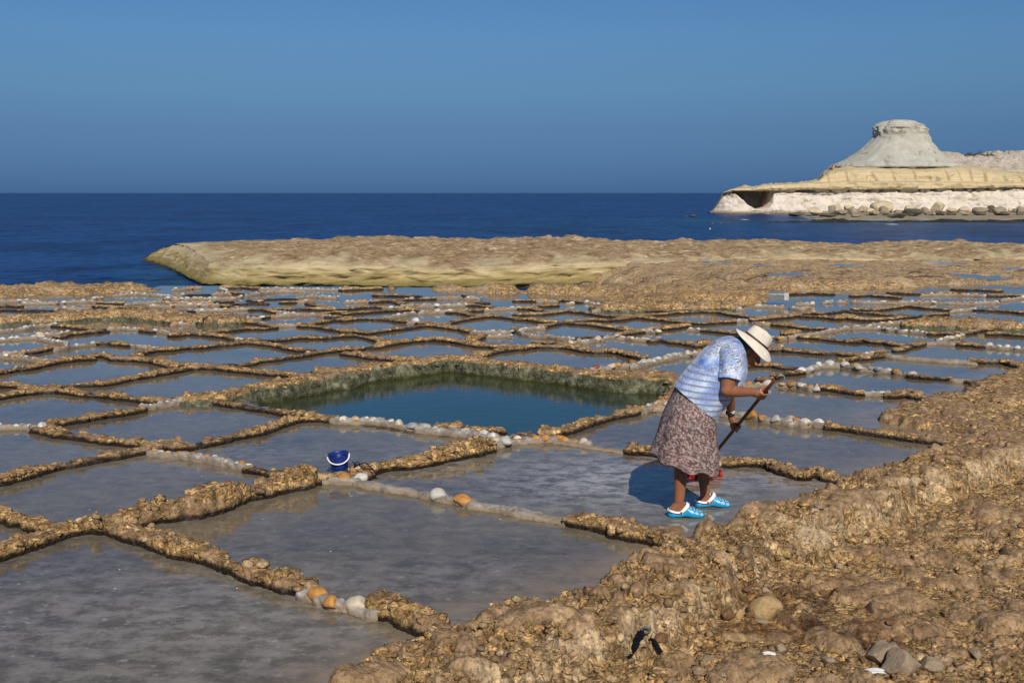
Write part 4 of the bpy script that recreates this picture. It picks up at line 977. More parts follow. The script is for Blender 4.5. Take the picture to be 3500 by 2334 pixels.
for line in TRACE.strip().splitlines():
    tok = line.split(); crop, kind = tok[0], tok[1]; sc, ox, oy = CROPS[crop]
    pts = []; opt = {}
    for tkn in tok[2:]:
        if '=' in tkn: a, b = tkn.split('='); opt[a] = b
        elif ',' in tkn: a, b = tkn.split(','); pts.append((ox+float(a)/sc, oy+float(b)/sc))
        else: opt[tkn] = True
    P0 = np.array([G(px, py, 0.08) for px, py in pts]); dist = np.hypot(P0[:, 0], P0[:, 1]).mean()
    h = (0.80 if dist < 9 else 0.58)*float(opt.get('h', 0.09)); w = (0.82 if dist < 9 else 0.80)*float(opt.get('w', 0.19 if dist < 16 else 0.21)); seed = wall_index*1.37+0.5
    zone = 'near' if dist < 10.5 else ('mid' if dist < 19 else 'far')
    wall_index += 1; wi = wall_index-1
    if 'rim' in opt or 'ledge' in opt:
        rim = 'rim' in opt
        if rim:
            P0 = np.array([G(px, py, 0.09) for px, py in pts])
            o, *_ = wall_mesh('pool_rim', P0, 0.42, 0.085, -0.5, seed, M_RIM, 1.0, 0.2)
            tag(o, 'rim of the dark pool, brown rock above a grey green algae face', 'pool rim', 'rock rim around the pool')
        else:
            P0 = np.array([G(px, py, 0.16) for px, py in pts])
            o, *_ = wall_mesh('rock_ledge', P0, 0.75, 0.14, -0.1, seed, M_RIM, 1.4, 0.3)
            tag(o, 'broad brown rock ledge with a pale green face among the far pans', 'rock ledge', 'rock ledges among the far pans')
    elif kind == 'r':
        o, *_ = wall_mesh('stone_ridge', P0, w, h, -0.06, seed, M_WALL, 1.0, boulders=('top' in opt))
        lab, cat, grp = LAB_R[zone]
        tag(o, lab, cat, grp)
    elif kind == 'm':
        o, *_ = wall_mesh('mortar_kerb', P0, w, h*0.8, -0.06, seed, M_MORTAR, 0.9, 0.3)
        tag(o, 'thin kerb of pale grey mortar between brine pans', 'mortar kerb', 'mortar kerbs between the pans')
    else:
        s_c = (0.90 if dist < 12 else 0.76)*float(opt.get('s', 0.11)); pal = opt.get('pal', 'o'); near = dist < 16
        w = float(opt.get('w', s_c*1.15))*.72; h = float(opt.get('h', 0.055))*.95
        o, C, s, hh = wall_mesh('cobble_wall', P0, w, h, -0.06, seed, M_MORTAR, 0.9, 0.3)
        tag(o, {'w': 'mortared wall of mostly white cobbles between salt pans', 'o': 'mortared wall of mixed orange, cream and white cobbles between salt pans'}.get(pal, 'x'), 'cobble wall',
            {'w': 'white cobble walls', 'o': 'mixed orange and white cobble walls'}.get(pal))
        base = C[len(C)//2]
        if pal in PALS:
            items = []; u = s_c*0.4
            while u < s[-1]-s_c*0.3:
                k = random.choices([a for a, _ in PALS[pal]], [b for _, b in PALS[pal]])[0]
                z = s_c*random.choice([0.62, 0.8, 0.95, 1.1, 1.25]); items.append((u+z/2, z, k)); u += z*random.uniform(1.0, 1.25) + (0.0 if random.random() < .8 else s_c*0.9)
        else:
            L_ = s[-1]
            items = {'near1': [(L_*.24, .13, 'orange'), (L_*.46, .11, 'orange'), (L_*.70, .145, 'cream'), (L_*.92, .10, 'grey')],
                     'near2': [(L_*.22, .12, 'tan'), (L_*.56, .125, 'orange'), (L_*.85, .12, 'white')],
                     'near3': [(L_*.26, .14, 'white'), (L_*.74, .155, 'orange')]}[pal]
        for (u, z, k) in items:
            i = int(np.clip(np.searchsorted(s, u), 0, len(s)-1)); c = C[i]; tg = C[min(i+2, len(C)-1)]-C[max(i-2, 0)]
            cb = bpy.data.objects.new('cobble', cob_mesh(k, random.randrange(7), near))
            jit = random.uniform(-.2, .2)*w
            cb.location = (c[0]+tg[1]/(np.hypot(*tg)+1e-6)*jit, c[1]-tg[0]/(np.hypot(*tg)+1e-6)*jit, float(hh[i])*0.8+z*0.0)
            cb.rotation_euler = (random.uniform(-.25, .25), random.uniform(-.25, .25), math.atan2(tg[1], tg[0])+random.uniform(-.5, .5))
            cb.scale = (z*random.uniform(1.0, 1.2), z*random.uniform(.85, 1.1), z*random.uniform(.85, 1.1))
            link(cb, o); cob_count += 1
    o['kind'] = 'thing'
    if wi not in SPECIAL and 'rim' not in opt and 'ledge' not in opt:
        v_ = P0[-1]-P0[0]; L0 = float(np.hypot(*v_)); v_ = v_*(1 if v_[1] > 0 else -1)
        way = 'towards the headland' if v_[0] > 0 else 'towards the open sea'
        size = 'short' if L0 < 0.9 else ('long' if L0 > 2.2 else 'medium')
        what = {'r': {'near': 'wet footed limestone ridge between the nearer pans', 'mid': 'low limestone ridge between pans around the pool', 'far': 'small limestone ridge among the far pans'}[zone],
                'm': 'kerb of pale grey mortar between brine pans', 'c': {'w': 'white cobble wall', 'o': 'orange and white cobble wall'}.get(opt.get('pal', 'o'), 'cobble wall') + {'near': ' between the nearer pans', 'mid': ' between pans around the pool', 'far': ' among the far pans'}[zone]}[kind]
        o['label'] = size+' '+what+' '+way; o['group'] = size+' '+what+' '+way
    if wi in SPECIAL:
        o['label'] = SPECIAL[wi]
        if 'group' in o.keys(): del o['group']
print('walls', wall_index, 'cobbles', cob_count)

# ------------------------------------------------------------------ broken shell rock and grit lying on the rock and the ridges
bm = bmesh.new(); bmesh.ops.create_icosphere(bm, subdivisions=1, radius=1.0); _v = np.array([v.co[:] for v in bm.verts]); _f = np.array([[v.index for v in f_.verts] for f_ in bm.faces]); bm.free()
_g = np.array(GRAVEL); _n = len(_g); _r = np.random.RandomState(6)
_sc = _g[:, 3][:, None]*np.stack([0.8+0.9*_r.rand(_n), 0.7+0.6*_r.rand(_n), 0.45+0.45*_r.rand(_n)], 1)
_V = _v[None]*(0.72+0.56*_r.rand(_n, len(_v)))[..., None]*_sc[:, None, :]
_a = _r.rand(_n)*6.283; _c, _s = np.cos(_a)[:, None], np.sin(_a)[:, None]
_V = np.stack([_V[..., 0]*_c-_V[..., 1]*_s, _V[..., 0]*_s+_V[..., 1]*_c, _V[..., 2]], -1) + _g[:, None, :3]
_F = (_f[None]+np.arange(_n)[:, None, None]*len(_v)).reshape(-1, 3)
grit = mesh_np('gravel', _V.reshape(-1, 3), _F, M_GROUND, smooth=False, attr={'lump': np.repeat(_r.uniform(-.3, 1.3, _n), len(_v)), 'pale': np.repeat((_r.rand(_n) > .85)*.8, len(_v))})
grit['kind'] = 'stuff'; grit['label'] = 'broken shell rock and grit scattered over the ochre limestone'; grit['category'] = 'gravel'
print('gravel', _n)

# ------------------------------------------------------------------ the headland across the bay
HY = 305.0                        # its cliff foot: sea level at the photograph's waterline
def headland_material():
    t = NT('headland_rock'); P = t.pos()
    lay = t.attr('layer')
    str_ = t.noise(t.map(P, (0.12, 0.12, 2.4)), 1.0, 7, 0.65); n = t.noise(P, 0.35, 7, 0.65); n2 = t.noise(P, 1.4, 6, 0.7)
    drip = t.noise(t.map(P, (0.9, 0.9, 0.06)), 1.0, 5, 0.6)
    white = t.ramp(n, [(0.3, (0.50, 0.42, 0.33)), (0.5, (0.64, 0.555, 0.45)), (0.7, (0.72, 0.64, 0.54))])
    white = t.mix(t.mrange(drip, 0.48, 0.66, 0, 0.6), white, (0.43, 0.395, 0.345))
    yel = t.ramp(str_, [(0.30, (0.40, 0.295, 0.155)), (0.45, (0.52, 0.405, 0.225)), (0.6, (0.58, 0.465, 0.275)), (0.75, (0.65, 0.545, 0.36))])
    yel = t.mix(t.mrange(drip, 0.55, 0.68, 0, 0.35), yel, (0.50, 0.44, 0.34))
    clay = t.ramp(n, [(0.3, (0.38, 0.36, 0.295)), (0.55, (0.45, 0.43, 0.355)), (0.75, (0.52, 0.50, 0.42))])
    clay = t.mix(t.mrange(drip, 0.5, 0.66, 0, 0.3), clay, (0.40, 0.38, 0.31))
    rub = t.ramp(n2, [(0.32, (0.22, 0.17, 0.12)), (0.46, (0.44, 0.37, 0.29)), (0.65, (0.62, 0.54, 0.45))])
    c = t.mix(t.mrange(lay, 0.4, 0.6), white, yel)
    c = t.mix(t.mrange(lay, 1.4, 1.6), c, clay)
    c = t.mix(t.mrange(lay, 2.4, 2.6), c, rub)
    zz = t.math('ADD', t.z(), t.math('MULTIPLY', t.math('SUBTRACT', n2, 0.5), 0.6))
    c = t.mix(t.mrange(zz, SEA+0.9, SEA+0.45, 0, 0.8), c, (0.27, 0.21, 0.13))
    c = t.mix(t.mrange(zz, SEA+0.4, SEA+0.1, 0, 0.8), c, (0.10, 0.075, 0.04))
    crk = t.noise(t.map(P, (0.5, 0.5, 0.8)), 0.55, 8, 0.75, 0.6)
    c = t.mix(t.mrange(crk, 0.44, 0.36, 0, 0.75), c, (0.22, 0.175, 0.125))
    h = t.math('ADD', t.math('MULTIPLY', str_, 0.6), n2)
    h = t.math('ADD', h, crk)
    return t.set(c, 0.92, 0.15, t.bump(h, 0.55, 0.35))
M_HEAD = headland_material()
pxs = np.concatenate([np.arange(2442, 2490, 1.2), np.arange(2490, 2700, 1.5), np.arange(2700, 3560, 2.8), np.arange(3560, 4500, 12)])
def ipx(tab): a = np.array(tab, float); return np.interp(pxs, a[:, 0], a[:, 1])
cap = ipx([(2442, 733), (2446, 727), (2462, 700), (2487, 656), (2489, 400), (5000, 400)])
pw = np.maximum(ipx([(2440, 660), (2487, 659), (2520, 655), (2640, 652), (2700, 650), (2900, 648), (3100, 647), (3300, 644), (3500, 640), (4500, 640)]), cap)
pl = np.maximum(ipx([(2440, 658), (2487, 657), (2505, 648), (2520, 645), (2590, 643), (2597, 637), (2640, 633), (2700, 630), (2780, 625), (2900, 622), (3200, 622), (3500, 625), (4500, 625)]), cap-1)
pt = np.maximum(ipx([(2440, 657), (2487, 656), (2520, 644), (2590, 642), (2597, 635), (2700, 629), (2780, 623), (2805, 617), (2825, 596), (2845, 582), (2870, 575), (2950, 572), (3200, 570), (3330, 569), (3420, 580), (3520, 594), (4500, 600)]), cap-2)
pr = np.where(pxs > 3255, ipx([(3255, 569), (3275, 530), (3300, 521), (3350, 523), (3390, 529), (3420, 532), (3450, 527), (3500, 522), (3600, 515), (4500, 500)]), pt-0.3)
xb = np.array([AT(p, 700, HY)[0] for p in pxs])
def zpx(py, y): return np.array([AT(1750, q, y)[2] for q in np.broadcast_to(py, pxs.shape)])
x0h = xb[0]
rnd = 7.0*np.exp(-(xb-x0h)/2.2)            # the tip turns away from us
keys = []                                  # (offset back, height, layer)
zb = np.full_like(xb, SEA)
zw = zpx(pw, HY+3.5); zl = zpx(pl, HY+4); zt = zpx(pt, HY+12); zr = zpx(pr, HY+45)
zt = np.maximum(zt, zl+0.02); tier = np.clip((zt-zl)/3.5, 0, 1)
def key(off, z, lay): keys.append((np.broadcast_to(off, xb.shape)+0.0, z+0*xb, np.full(xb.shape, float(lay))))
key(-2.0, zb-1.5, 0); key(-0.6, zb+0.1, 0); key(0.0, zb+0.45, 0)
for f, o in ((0.12, .35), (0.3, 1.2), (0.5, 2.2), (0.7, 3.0), (0.88, 3.5), (0.985, 3.7)): key(o, zb+0.45+(zw-zb-0.45)*f, 0)
key(2.4, zw+0.02, 1); key(2.2, zw+(zl-zw)*0.35, 1); key(2.6, zw+(zl-zw)*0.9, 1); key(3.4, zl, 1)
key(4.6+1.5*tier, zl+(zt-zl)*0.04, 1); key(5.4+1.6*tier, zl+(zt-zl)*0.30, 1); key(6.0+2.2*tier, zl+(zt-zl)*0.62, 1); key(7.5+3.0*tier, zl+(zt-zl)*0.86, 1); key(11.0+3*tier, zt, 1)
key(20.0, zt+0.05, 1); key(30.0, zt+(zr-zt)*0.35, 3); key(38.0, zt+(zr-zt)*0.72, 3); key(46.0, zr, 3); key(54.0, zr, 3); key(70.0, zr-3, 3); key(110.0, zb-1, 3)
O = np.array([k[0] for k in keys]).T; Zk = np.array([k[1] for k in keys]).T; Lk = np.array([k[2] for k in keys]).T
# finer rows between the keys
sub = [1, 2, 3, 4, 5, 6, 6, 5, 4, 3, 3, 5, 3, 3, 6, 6, 5, 4, 3, 6, 5, 5, 3, 3, 3]
rows = []
for i in range(len(keys)-1):
    n = sub[i] if i < len(sub) else 3
    for k in range(n):
        f = k/n; rows.append((O[:, i]*(1-f)+O[:, i+1]*f, Zk[:, i]*(1-f)+Zk[:, i+1]*f, Lk[:, i] if f < .5 else Lk[:, i+1]))
rows.append((O[:, -1], Zk[:, -1], Lk[:, -1]))
OO = np.array([r_[0] for r_ in rows]).T; ZZ = np.array([r_[1] for r_ in rows]).T; LL = np.array([r_[2] for r_ in rows]).T
XX = np.repeat(xb[:, None], OO.shape[1], 1) + 0.25*np.clip(OO-3, 0, None)
# the sea cave: hollowed where the photograph shows its mouth
pyy = 659.5 - (ZZ-CAM_H)*FPX/(HY+2)
pxx = np.repeat(pxs[:, None], OO.shape[1], 1)
cave = poly_sd(pxx, pyy, [(2508, 653), (2530, 668), (2546, 682), (2560, 698), (2576, 706), (2586, 713), (2604, 716), (2628, 709), (2645, 692), (2652, 672), (2653, 653), (2600, 651)])
cv = sstep(-1.0, 4, cave)
front = (OO < 4.5)
OO = OO + np.where(front, 14*cv, 0)
under = sstep(zw[:, None]-0.1, zw[:, None]+0.1, ZZ)
nz = fbm3(XX, OO, ZZ*1.6, 0.16, 5, 0.55); blocky = perlin3(np.round(XX*0.16), ZZ*0+3.0, np.round(ZZ*0.5))
stra = perlin3(XX*0.02, ZZ*0+1.7, ZZ*1.9)
facem = np.clip(1-np.abs(OO-3)/14, 0, 1)
YYh = HY + OO + rnd[:, None]*np.clip(1-OO/30, 0, 1) + facem*(1.2*nz + 0.35*perlin3(XX*0.5, OO*.3, ZZ*.8) + 0.5*blocky*(LL > .5) + 0.35*stra)*(1-0.8*cv*front)
crack = np.clip(1-np.abs(perlin3(XX*0.21, ZZ*0.03, ZZ*0+8))*9, 0, 1)*facem*(OO > 3.5)
YYh += 1.8*crack
ZZh = ZZ + np.where(OO > 14, 0.7*fbm2(XX, OO, 0.25, 4), 0.12*perlin3(XX*.5, OO*.5, ZZ)) + np.where(LL > 2.5, 0.35*perlin2(XX*0.9, OO*0.9), 0)
LL = np.where(cv > 0.5, 0.0, LL)
headland = mesh_np('headland', np.stack([XX, YYh, ZZh], -1).reshape(-1, 3), grid_faces(*XX.shape, flip=False), M_HEAD, attr={'layer': LL.ravel()})
struct(headland)

# the pale clay cone with its stone cap
VW = 3500/2351.0
cone_l = [(1906, 388), (1916, 384), (1940, 372), (1962, 359), (1980, 345), (1994, 331), (2003, 319), (2008, 310), (2007, 304), (2009, 296), (2011, 289), (2017, 284), (2027, 279), (2040, 277)]
cone_r = [(2208, 383), (2196, 377), (2178, 364), (2163, 350), (2149, 339), (2139, 329), (2133, 319), (2128, 311), (2127, 304), (2126, 299), (2121, 294), (2112, 289), (2101, 282), (2085, 277)]
CY = HY+27
prof = []
for (lx, ly), (rx, ry) in zip(cone_l, cone_r):
    a = AT(lx*VW, ly*VW, CY); b = AT(rx*VW, ry*VW, CY); prof.append(((a[0]+b[0])/2, (b[0]-a[0])/2, (a[2]+b[2])/2))
prof = np.array(prof); tt = np.linspace(0, len(prof)-1, 70)
pcx, prr, pzz = [np.interp(tt, np.arange(len(prof)), prof[:, i]) for i in range(3)]
th = np.linspace(0, 2*np.pi, 160, endpoint=False)
RR = prr[:, None]*np.ones(160); CXm = pcx[:, None]; ZM = pzz[:, None]*np.ones(160)
ux, uy = np.cos(th)[None, :], np.sin(th)[None, :]
capm = sstep(7.2, 8.4, tt)[:, None]
nz = fbm3(ux*RR, uy*RR, ZM*1.4, 0.25, 4); gully = perlin3(ux*3.2+np.zeros_like(RR), uy*3.2, ZM*0.05)
RR = RR*(1+0.035*gully*(1-capm)+0.02*perlin3(ux*9+np.zeros_like(RR), uy*9, ZM*.1)*(1-capm)) + (0.5*nz)*(1-capm) + capm*(1.15*nz + 0.5*perlin3(ux*RR*.25, uy*RR*.25, ZM*1.6))
ZM = ZM + capm*0.15*nz
vm = np.stack([CXm+ux*RR, CY+uy*RR*0.9, ZM], -1)
top = np.array([[pcx[-1], CY, pzz[-1]+0.15]])
Fm = grid_faces(70, 160, wrap_m=True, flip=True)
topf = np.array([[69*160+k, 69*160+(k+1) % 160, 70*160, 70*160] for k in range(160)])
hill = mesh_np('hill', np.concatenate([vm.reshape(-1, 3), top]), np.concatenate([Fm, topf]), M_HEAD, attr={'layer': np.concatenate([np.full(70*160, 2.0), [2.0]])})
struct(hill)
# loose rim of clay overhanging the yellow tier
th2 = np.linspace(0, 2*np.pi, 220, endpoint=False); prof2 = [(0.95, 1.0), (0.985, 0.5), (0.99, 0.0), (0.95, -0.4), (0.85, -0.6)]
rr0 = prr[0]*(1+0.03*perlin2(np.cos(th2)*4, np.sin(th2)*4)+0.02*perlin2(np.cos(th2)*13, np.sin(th2)*13)); vv = []
for a, dz in prof2: vv.append(np.stack([pcx[0]+np.cos(th2)*rr0*a, CY+np.sin(th2)*rr0*a*0.9, pzz[0]+dz+0.25*perlin2(np.cos(th2)*6+a, np.sin(th2)*6)], -1))
lip = mesh_np('clay_ledge', np.array(vv).reshape(-1, 3), grid_faces(5, 220, wrap_m=True), M_HEAD, hill, attr={'layer': np.full(5*220, 2.0)})

# ------------------------------------------------------------------ beach shelf and reef in front of the headland
gx = np.linspace(30, 190, 420); gy = np.concatenate([np.linspace(196, 240, 90), np.linspace(240, 312, 40)[1:]])
X2, Y2 = np.meshgrid(gx, gy, indexing='ij'); PX2 = 1750 + X2/Y2*FPX
n = fbm2(X2, Y2*1.6, 0.14, 5, 0.6)
beach = sstep(2600, 2900, PX2+160*n)*sstep(222, 236, Y2+4*n)
reef = sstep(2500, 2660, PX2+60*n)*np.exp(-((Y2-216-3*perlin2(X2*.05, Y2*0))/(4.5+3.5*sstep(3100, 3500, PX2)))**2)
z2 = SEA - 0.55 + 0.72*beach + 0.95*reef*(0.75+0.5*n) + 0.10*fbm2(X2, Y2, 0.6, 3) + 0.45*sstep(285, 305, Y2)*beach
z2 -= 1.0*(PX2 < 2480)
def reef_material():
    t = NT('reef_rock'); P = t.pos(); n1 = t.noise(P, 0.5, 6, 0.65)
    sand = t.ramp(n1, [(0.35, (0.20, 0.16, 0.10)), (0.65, (0.38, 0.32, 0.22))])
    dark = t.ramp(n1, [(0.35, (0.012, 0.010, 0.007)), (0.6, (0.045, 0.036, 0.020)), (0.75, (0.12, 0.09, 0.045))])
    return t.set(t.mix(t.attr('reef'), sand, dark), 0.8, 0.3, t.bump(n1, 0.6, 0.3))
reefo = mesh_np('reef', np.stack([X2, Y2, z2], -1).reshape(-1, 3), grid_faces(*X2.shape, flip=False), reef_material(), attr={'reef': sstep(0.12, 0.35, reef+0.1*n).ravel()})
struct(reefo)

# ------------------------------------------------------------------ boulders under the cliff
def boulder_mesh(seed, sub=3):
    bm = bmesh.new(); bmesh.ops.create_icosphere(bm, subdivisions=sub, radius=0.5)
    V = np.array([v.co[:] for v in bm.verts]); rs = np.random.RandomState(seed)
    for k in range(9):
        nrm = rs.normal(size=3); nrm /= np.linalg.norm(nrm); dd = V@nrm; over = np.clip(dd-rs.uniform(.26, .38), 0, None); V = V - 0.92*over[:, None]*nrm
    V *= (1+0.10*fbm3(V[:, 0]+seed, V[:, 1], V[:, 2], 2.2, 3))[:, None]
    V /= (V.max(0)-V.min(0))
    V[:, 2] -= V[:, 2].min()
    for v, c in zip(bm.verts, V): v.co = c
    me = bpy.data.meshes.new('boulder'); bm.to_mesh(me); bm.free()
    return me
def boulder_material(name, c0, c1):
    t = NT(name); P = t.pos(); n = t.noise(P, 0.8, 6, 0.65)
    return t.set(t.ramp(n, [(0.3, c0), (0.7, c1)]), 0.9, 0.2, t.bump(t.noise(P, 2.5, 5), 0.5, 0.2))
BMATS = {'p': boulder_material('boulder_pale', (0.42, 0.33, 0.20), (0.60, 0.50, 0.34)), 'm': boulder_material('boulder_brown', (0.20, 0.16, 0.11), (0.38, 0.31, 0.22)),
         'd': boulder_material('boulder_dark', (0.055, 0.048, 0.036), (0.16, 0.135, 0.095))}
BB = {k: [] for k in 'pmd'}
for i in range(6):
    m = boulder_mesh(i+3)
    for k in 'pmd':
        c = m.copy(); c.materials.append(BMATS[k]); BB[k].append(c)
BOULD = [(2420, [(1310, 605, 230, 60, 'd', 'flat dark boulder standing in the sea off the pale cliff beside the cave'), (1600, 590, 220, 118, 'p', 'pointed pale boulder at the seaward end of the boulder row'),
                 (1880, 580, 190, 142, 'p'), (1770, 610, 250, 45, 'd'), (2000, 585, 170, 75, 'm'), (2090, 520, 150, 80, 'p'), (2170, 600, 190, 112, 'm'), (2300, 545, 140, 95, 'p'), (2210, 615, 130, 50, 'm')]),
         (2960, [(60, 590, 150, 105, 'p'), (130, 592, 130, 70, 'm'), (250, 560, 350, 172, 'p', 'largest pale boulder, broad and overhanging, at the foot of the cliff'), (270, 592, 150, 130, 'm'), (470, 630, 300, 70, 'd', 'long flat dark slab lying before the largest pale boulder'),
                 (490, 560, 130, 50, 'm'), (640, 525, 160, 75, 'p'), (690, 600, 270, 100, 'd'), (780, 505, 100, 45, 'p'), (880, 585, 140, 112, 'm'), (1060, 560, 200, 160, 'p'), (960, 592, 130, 60, 'm'), (1100, 588, 180, 60, 'd'),
                 (1270, 545, 160, 58, 'p'), (1280, 588, 150, 42, 'd'), (1450, 560, 190, 95, 'p'), (1470, 592, 140, 60, 'm'), (1710, 555, 230, 82, 'm'), (1700, 590, 190, 50, 'd'), (1860, 560, 110, 112, 'd'),
                 (1990, 590, 200, 122, 'm'), (2060, 592, 150, 58, 'd'), (2140, 535, 70, 55, 'p'), (2210, 562, 110, 72, 'm'), (2300, 588, 150, 112, 'm'), (2320, 505, 90, 55, 'p')])]
rb = random.Random(3); bi = 0
for ox, lst in BOULD:
    for e in lst:
        cx, by, w, h, k = e[:5]; px = ox+cx/4.356; py = 600+by/4.356
        y = min(296.0, (CAM_H-SEA-0.15)*FPX/(py-659.5)); p = AT(px, py, y); sc = y/FPX/4.356
        o = bpy.data.objects.new('boulder', BB[k][bi % 6]); bi += 1
        o.location = (p[0], p[1], p[2]-0.12); o.scale = (w*sc*1.05, w*sc*0.85, h*sc*1.1); o.rotation_euler = (0, 0, rb.uniform(-.35, .35)+(math.pi if rb.random() < .5 else 0))
        link(o)
        if len(e) > 5: tag(o, e[5], 'boulder')
        else: tag(o, {'p': 'pale fallen boulder in the row under the headland cliff', 'm': 'brown fallen boulder in the row under the headland cliff', 'd': 'dark fallen boulder at the waterside of the boulder row'}[k], 'boulder', {'p': 'pale cliff boulders', 'm': 'brown cliff boulders', 'd': 'dark cliff boulders'}[k])
# rocks awash left of the reef
for (px, py, w, h) in ((2436, 764, 12, 4), (2451, 760, 9, 3), (2466, 762, 7, 3), (2489, 760, 8, 3), (2367, 739, 22, 6), (2345, 741, 14, 4)):
    y = (CAM_H-SEA)*FPX/(py-659.5); p = AT(px, py, y); s_ = y/FPX
    o = bpy.data.objects.new('sea_rock', BB['d'][bi % 6]); bi += 1
    o.location = (p[0], p[1], SEA-0.08); o.scale = (w*s_, w*s_*0.8, h*s_+0.1); link(o)
    tag(o, 'small dark rock awash in the sea off the headland reef', 'rock', 'rocks awash off the headland')

# ------------------------------------------------------------------ scrub on the ridge, pillar, buoy
M_LEAF = plain('scrub_leaves', (0.085, 0.088, 0.052), 0.8, 0.2, 0.5, 2.0); M_STEM = plain('scrub_stem', (0.12, 0.085, 0.05), 0.9)
def shrub(px0, px1, py0, py1, y, label, seed):
    a = AT(px0, py1, y); b = AT(px1, py0, y); rs = np.random.RandomState(seed); n = 1500
    o = empty('shrub', ((a[0]+b[0])/2, y, a[2])); tag(o, label, 'shrub')
    W = (b[0]-a[0])/2; Hh = b[2]-a[2]
    ctr = np.stack([rs.uniform(-1, 1, n), rs.uniform(-.6, .6, n), np.abs(rs.normal(0, .45, n))], 1)
    prof_ = np.clip(1-ctr[:, 0]**2, 0, 1)**.5*(0.6+0.4*np.sin(ctr[:, 0]*9+seed))
    ctr = ctr*np.array([W, W*.5, 1])+0; ctr[:, 2] = np.clip(ctr[:, 2], 0, 1)*Hh*prof_
    q = rs.normal(size=(n, 2, 3)); q /= np.linalg.norm(q, axis=2)[:, :, None]; s = 0.16
    V = np.stack([ctr-q[:, 0]*s, ctr+q[:, 1]*s*.5, ctr+q[:, 0]*s, ctr-q[:, 1]*s*.5], 1).reshape(-1, 3)
    mesh_np('foliage', V, np.arange(n*4).reshape(-1, 4), M_LEAF, o, smooth=False)
    bm = bmesh.new()
    for k in range(7): 
        r_ = bmesh.ops.create_cone(bm, cap_ends=True, segments=5, radius1=.06, radius2=.03, depth=Hh*.7)
        bmesh.ops.translate(bm, verts=r_['verts'], vec=((k-3)/3.5*W, 0, Hh*.2))
    from_bm('stem', bm, M_STEM, o)
shrub(3292, 3398, 513, 533, HY+44, 'long low dark scrub on the ridge behind the clay cone', 1)
shrub(3420, 3474, 523, 537, HY+44, 'small rounded scrub bush on the ridge beside the longer scrub', 2)
shrub(2802, 2822, 598, 614, HY+10, 'dark bush clinging to the step left of the clay cone', 3)
M_PIL = plain('pillar_stone', (0.40, 0.24, 0.13), 0.9, 0.2, .2, 3)
pp_ = AT(2848, 583, HY+12); o = empty('stone_pillar', pp_); tag(o, 'small square brown stone pillar at the foot of the clay cone', 'pillar')
bm = bmesh.new(); bmesh.ops.create_cube(bm, size=1); bmesh.ops.scale(bm, vec=(.55, .55, 1.5), verts=bm.verts); bmesh.ops.translate(bm, vec=(0, 0, .7), verts=bm.verts); bmesh.ops.bevel(bm, geom=bm.edges[:], offset=.04, segments=1); from_bm('shaft', bm, M_PIL, o, False)
bm = bmesh.new(); bmesh.ops.create_cube(bm, size=1); bmesh.ops.scale(bm, vec=(.72, .72, .16), verts=bm.verts); bmesh.ops.translate(bm, vec=(0, 0, 1.53), verts=bm.verts); from_bm('cap_stone', bm, M_PIL, o, False)
yb = (CAM_H-SEA)*FPX/(783-659.5); pb = AT(2427, 783, yb); o = empty('buoy', (pb[0], pb[1], SEA)); tag(o, 'small pale buoy with a blue collar floating in the bay', 'buoy')
bm = bmesh.new(); bmesh.ops.create_uvsphere(bm, u_segments=14, v_segments=9, radius=.13); bmesh.ops.scale(bm, vec=(1, 1, 1.3), verts=bm.verts); bmesh.ops.translate(bm, vec=(0, 0, .08), verts=bm.verts); from_bm('float', bm, plain('buoy_pale', (.6, .5, .3)), o)
bm = bmesh.new(); bmesh.ops.create_cone(bm, segments=14, radius1=.16, radius2=.15, depth=.08, cap_ends=True); bmesh.ops.translate(bm, vec=(-.03, 0, .02), verts=bm.verts); from_bm('collar', bm, plain('buoy_blue', (.02, .25, .4)), o)

M_FOAM = plain('foam', (.75, .78, .80), .8, .2, .1, 2.0)
for (px, py, wpx, k) in ((2545, 750, 30, 0), (2625, 731, 22, 1), (2470, 727, 26, 2), (2700, 734, 18, 3), (3050, 766, 40, 4), (660, 944, 22, 5)):
    y = (CAM_H-SEA)*FPX/(py-659.5); pf = AT(px, py, y); wm_ = wpx*y/FPX; rs_ = np.random.RandomState(k); n_ = 26
    a_ = np.linspace(0, 2*np.pi, n_, endpoint=False); rr_ = 1+0.45*rs_.rand(n_)-0.2
    v_ = np.stack([pf[0]+np.cos(a_)*wm_/2*rr_, pf[1]+np.sin(a_)*wm_*.55*rr_, np.full(n_, SEA+.03)], -1); v_ = np.concatenate([v_, [[pf[0], pf[1], SEA+.09]]])
    fo = mesh_np('foam', v_, np.array([[i, (i+1) % n_, n_] for i in range(n_)]), M_FOAM); fo['kind'] = 'stuff'; fo['label'] = 'small patch of white foam where swell breaks on rock'; fo['category'] = 'foam'

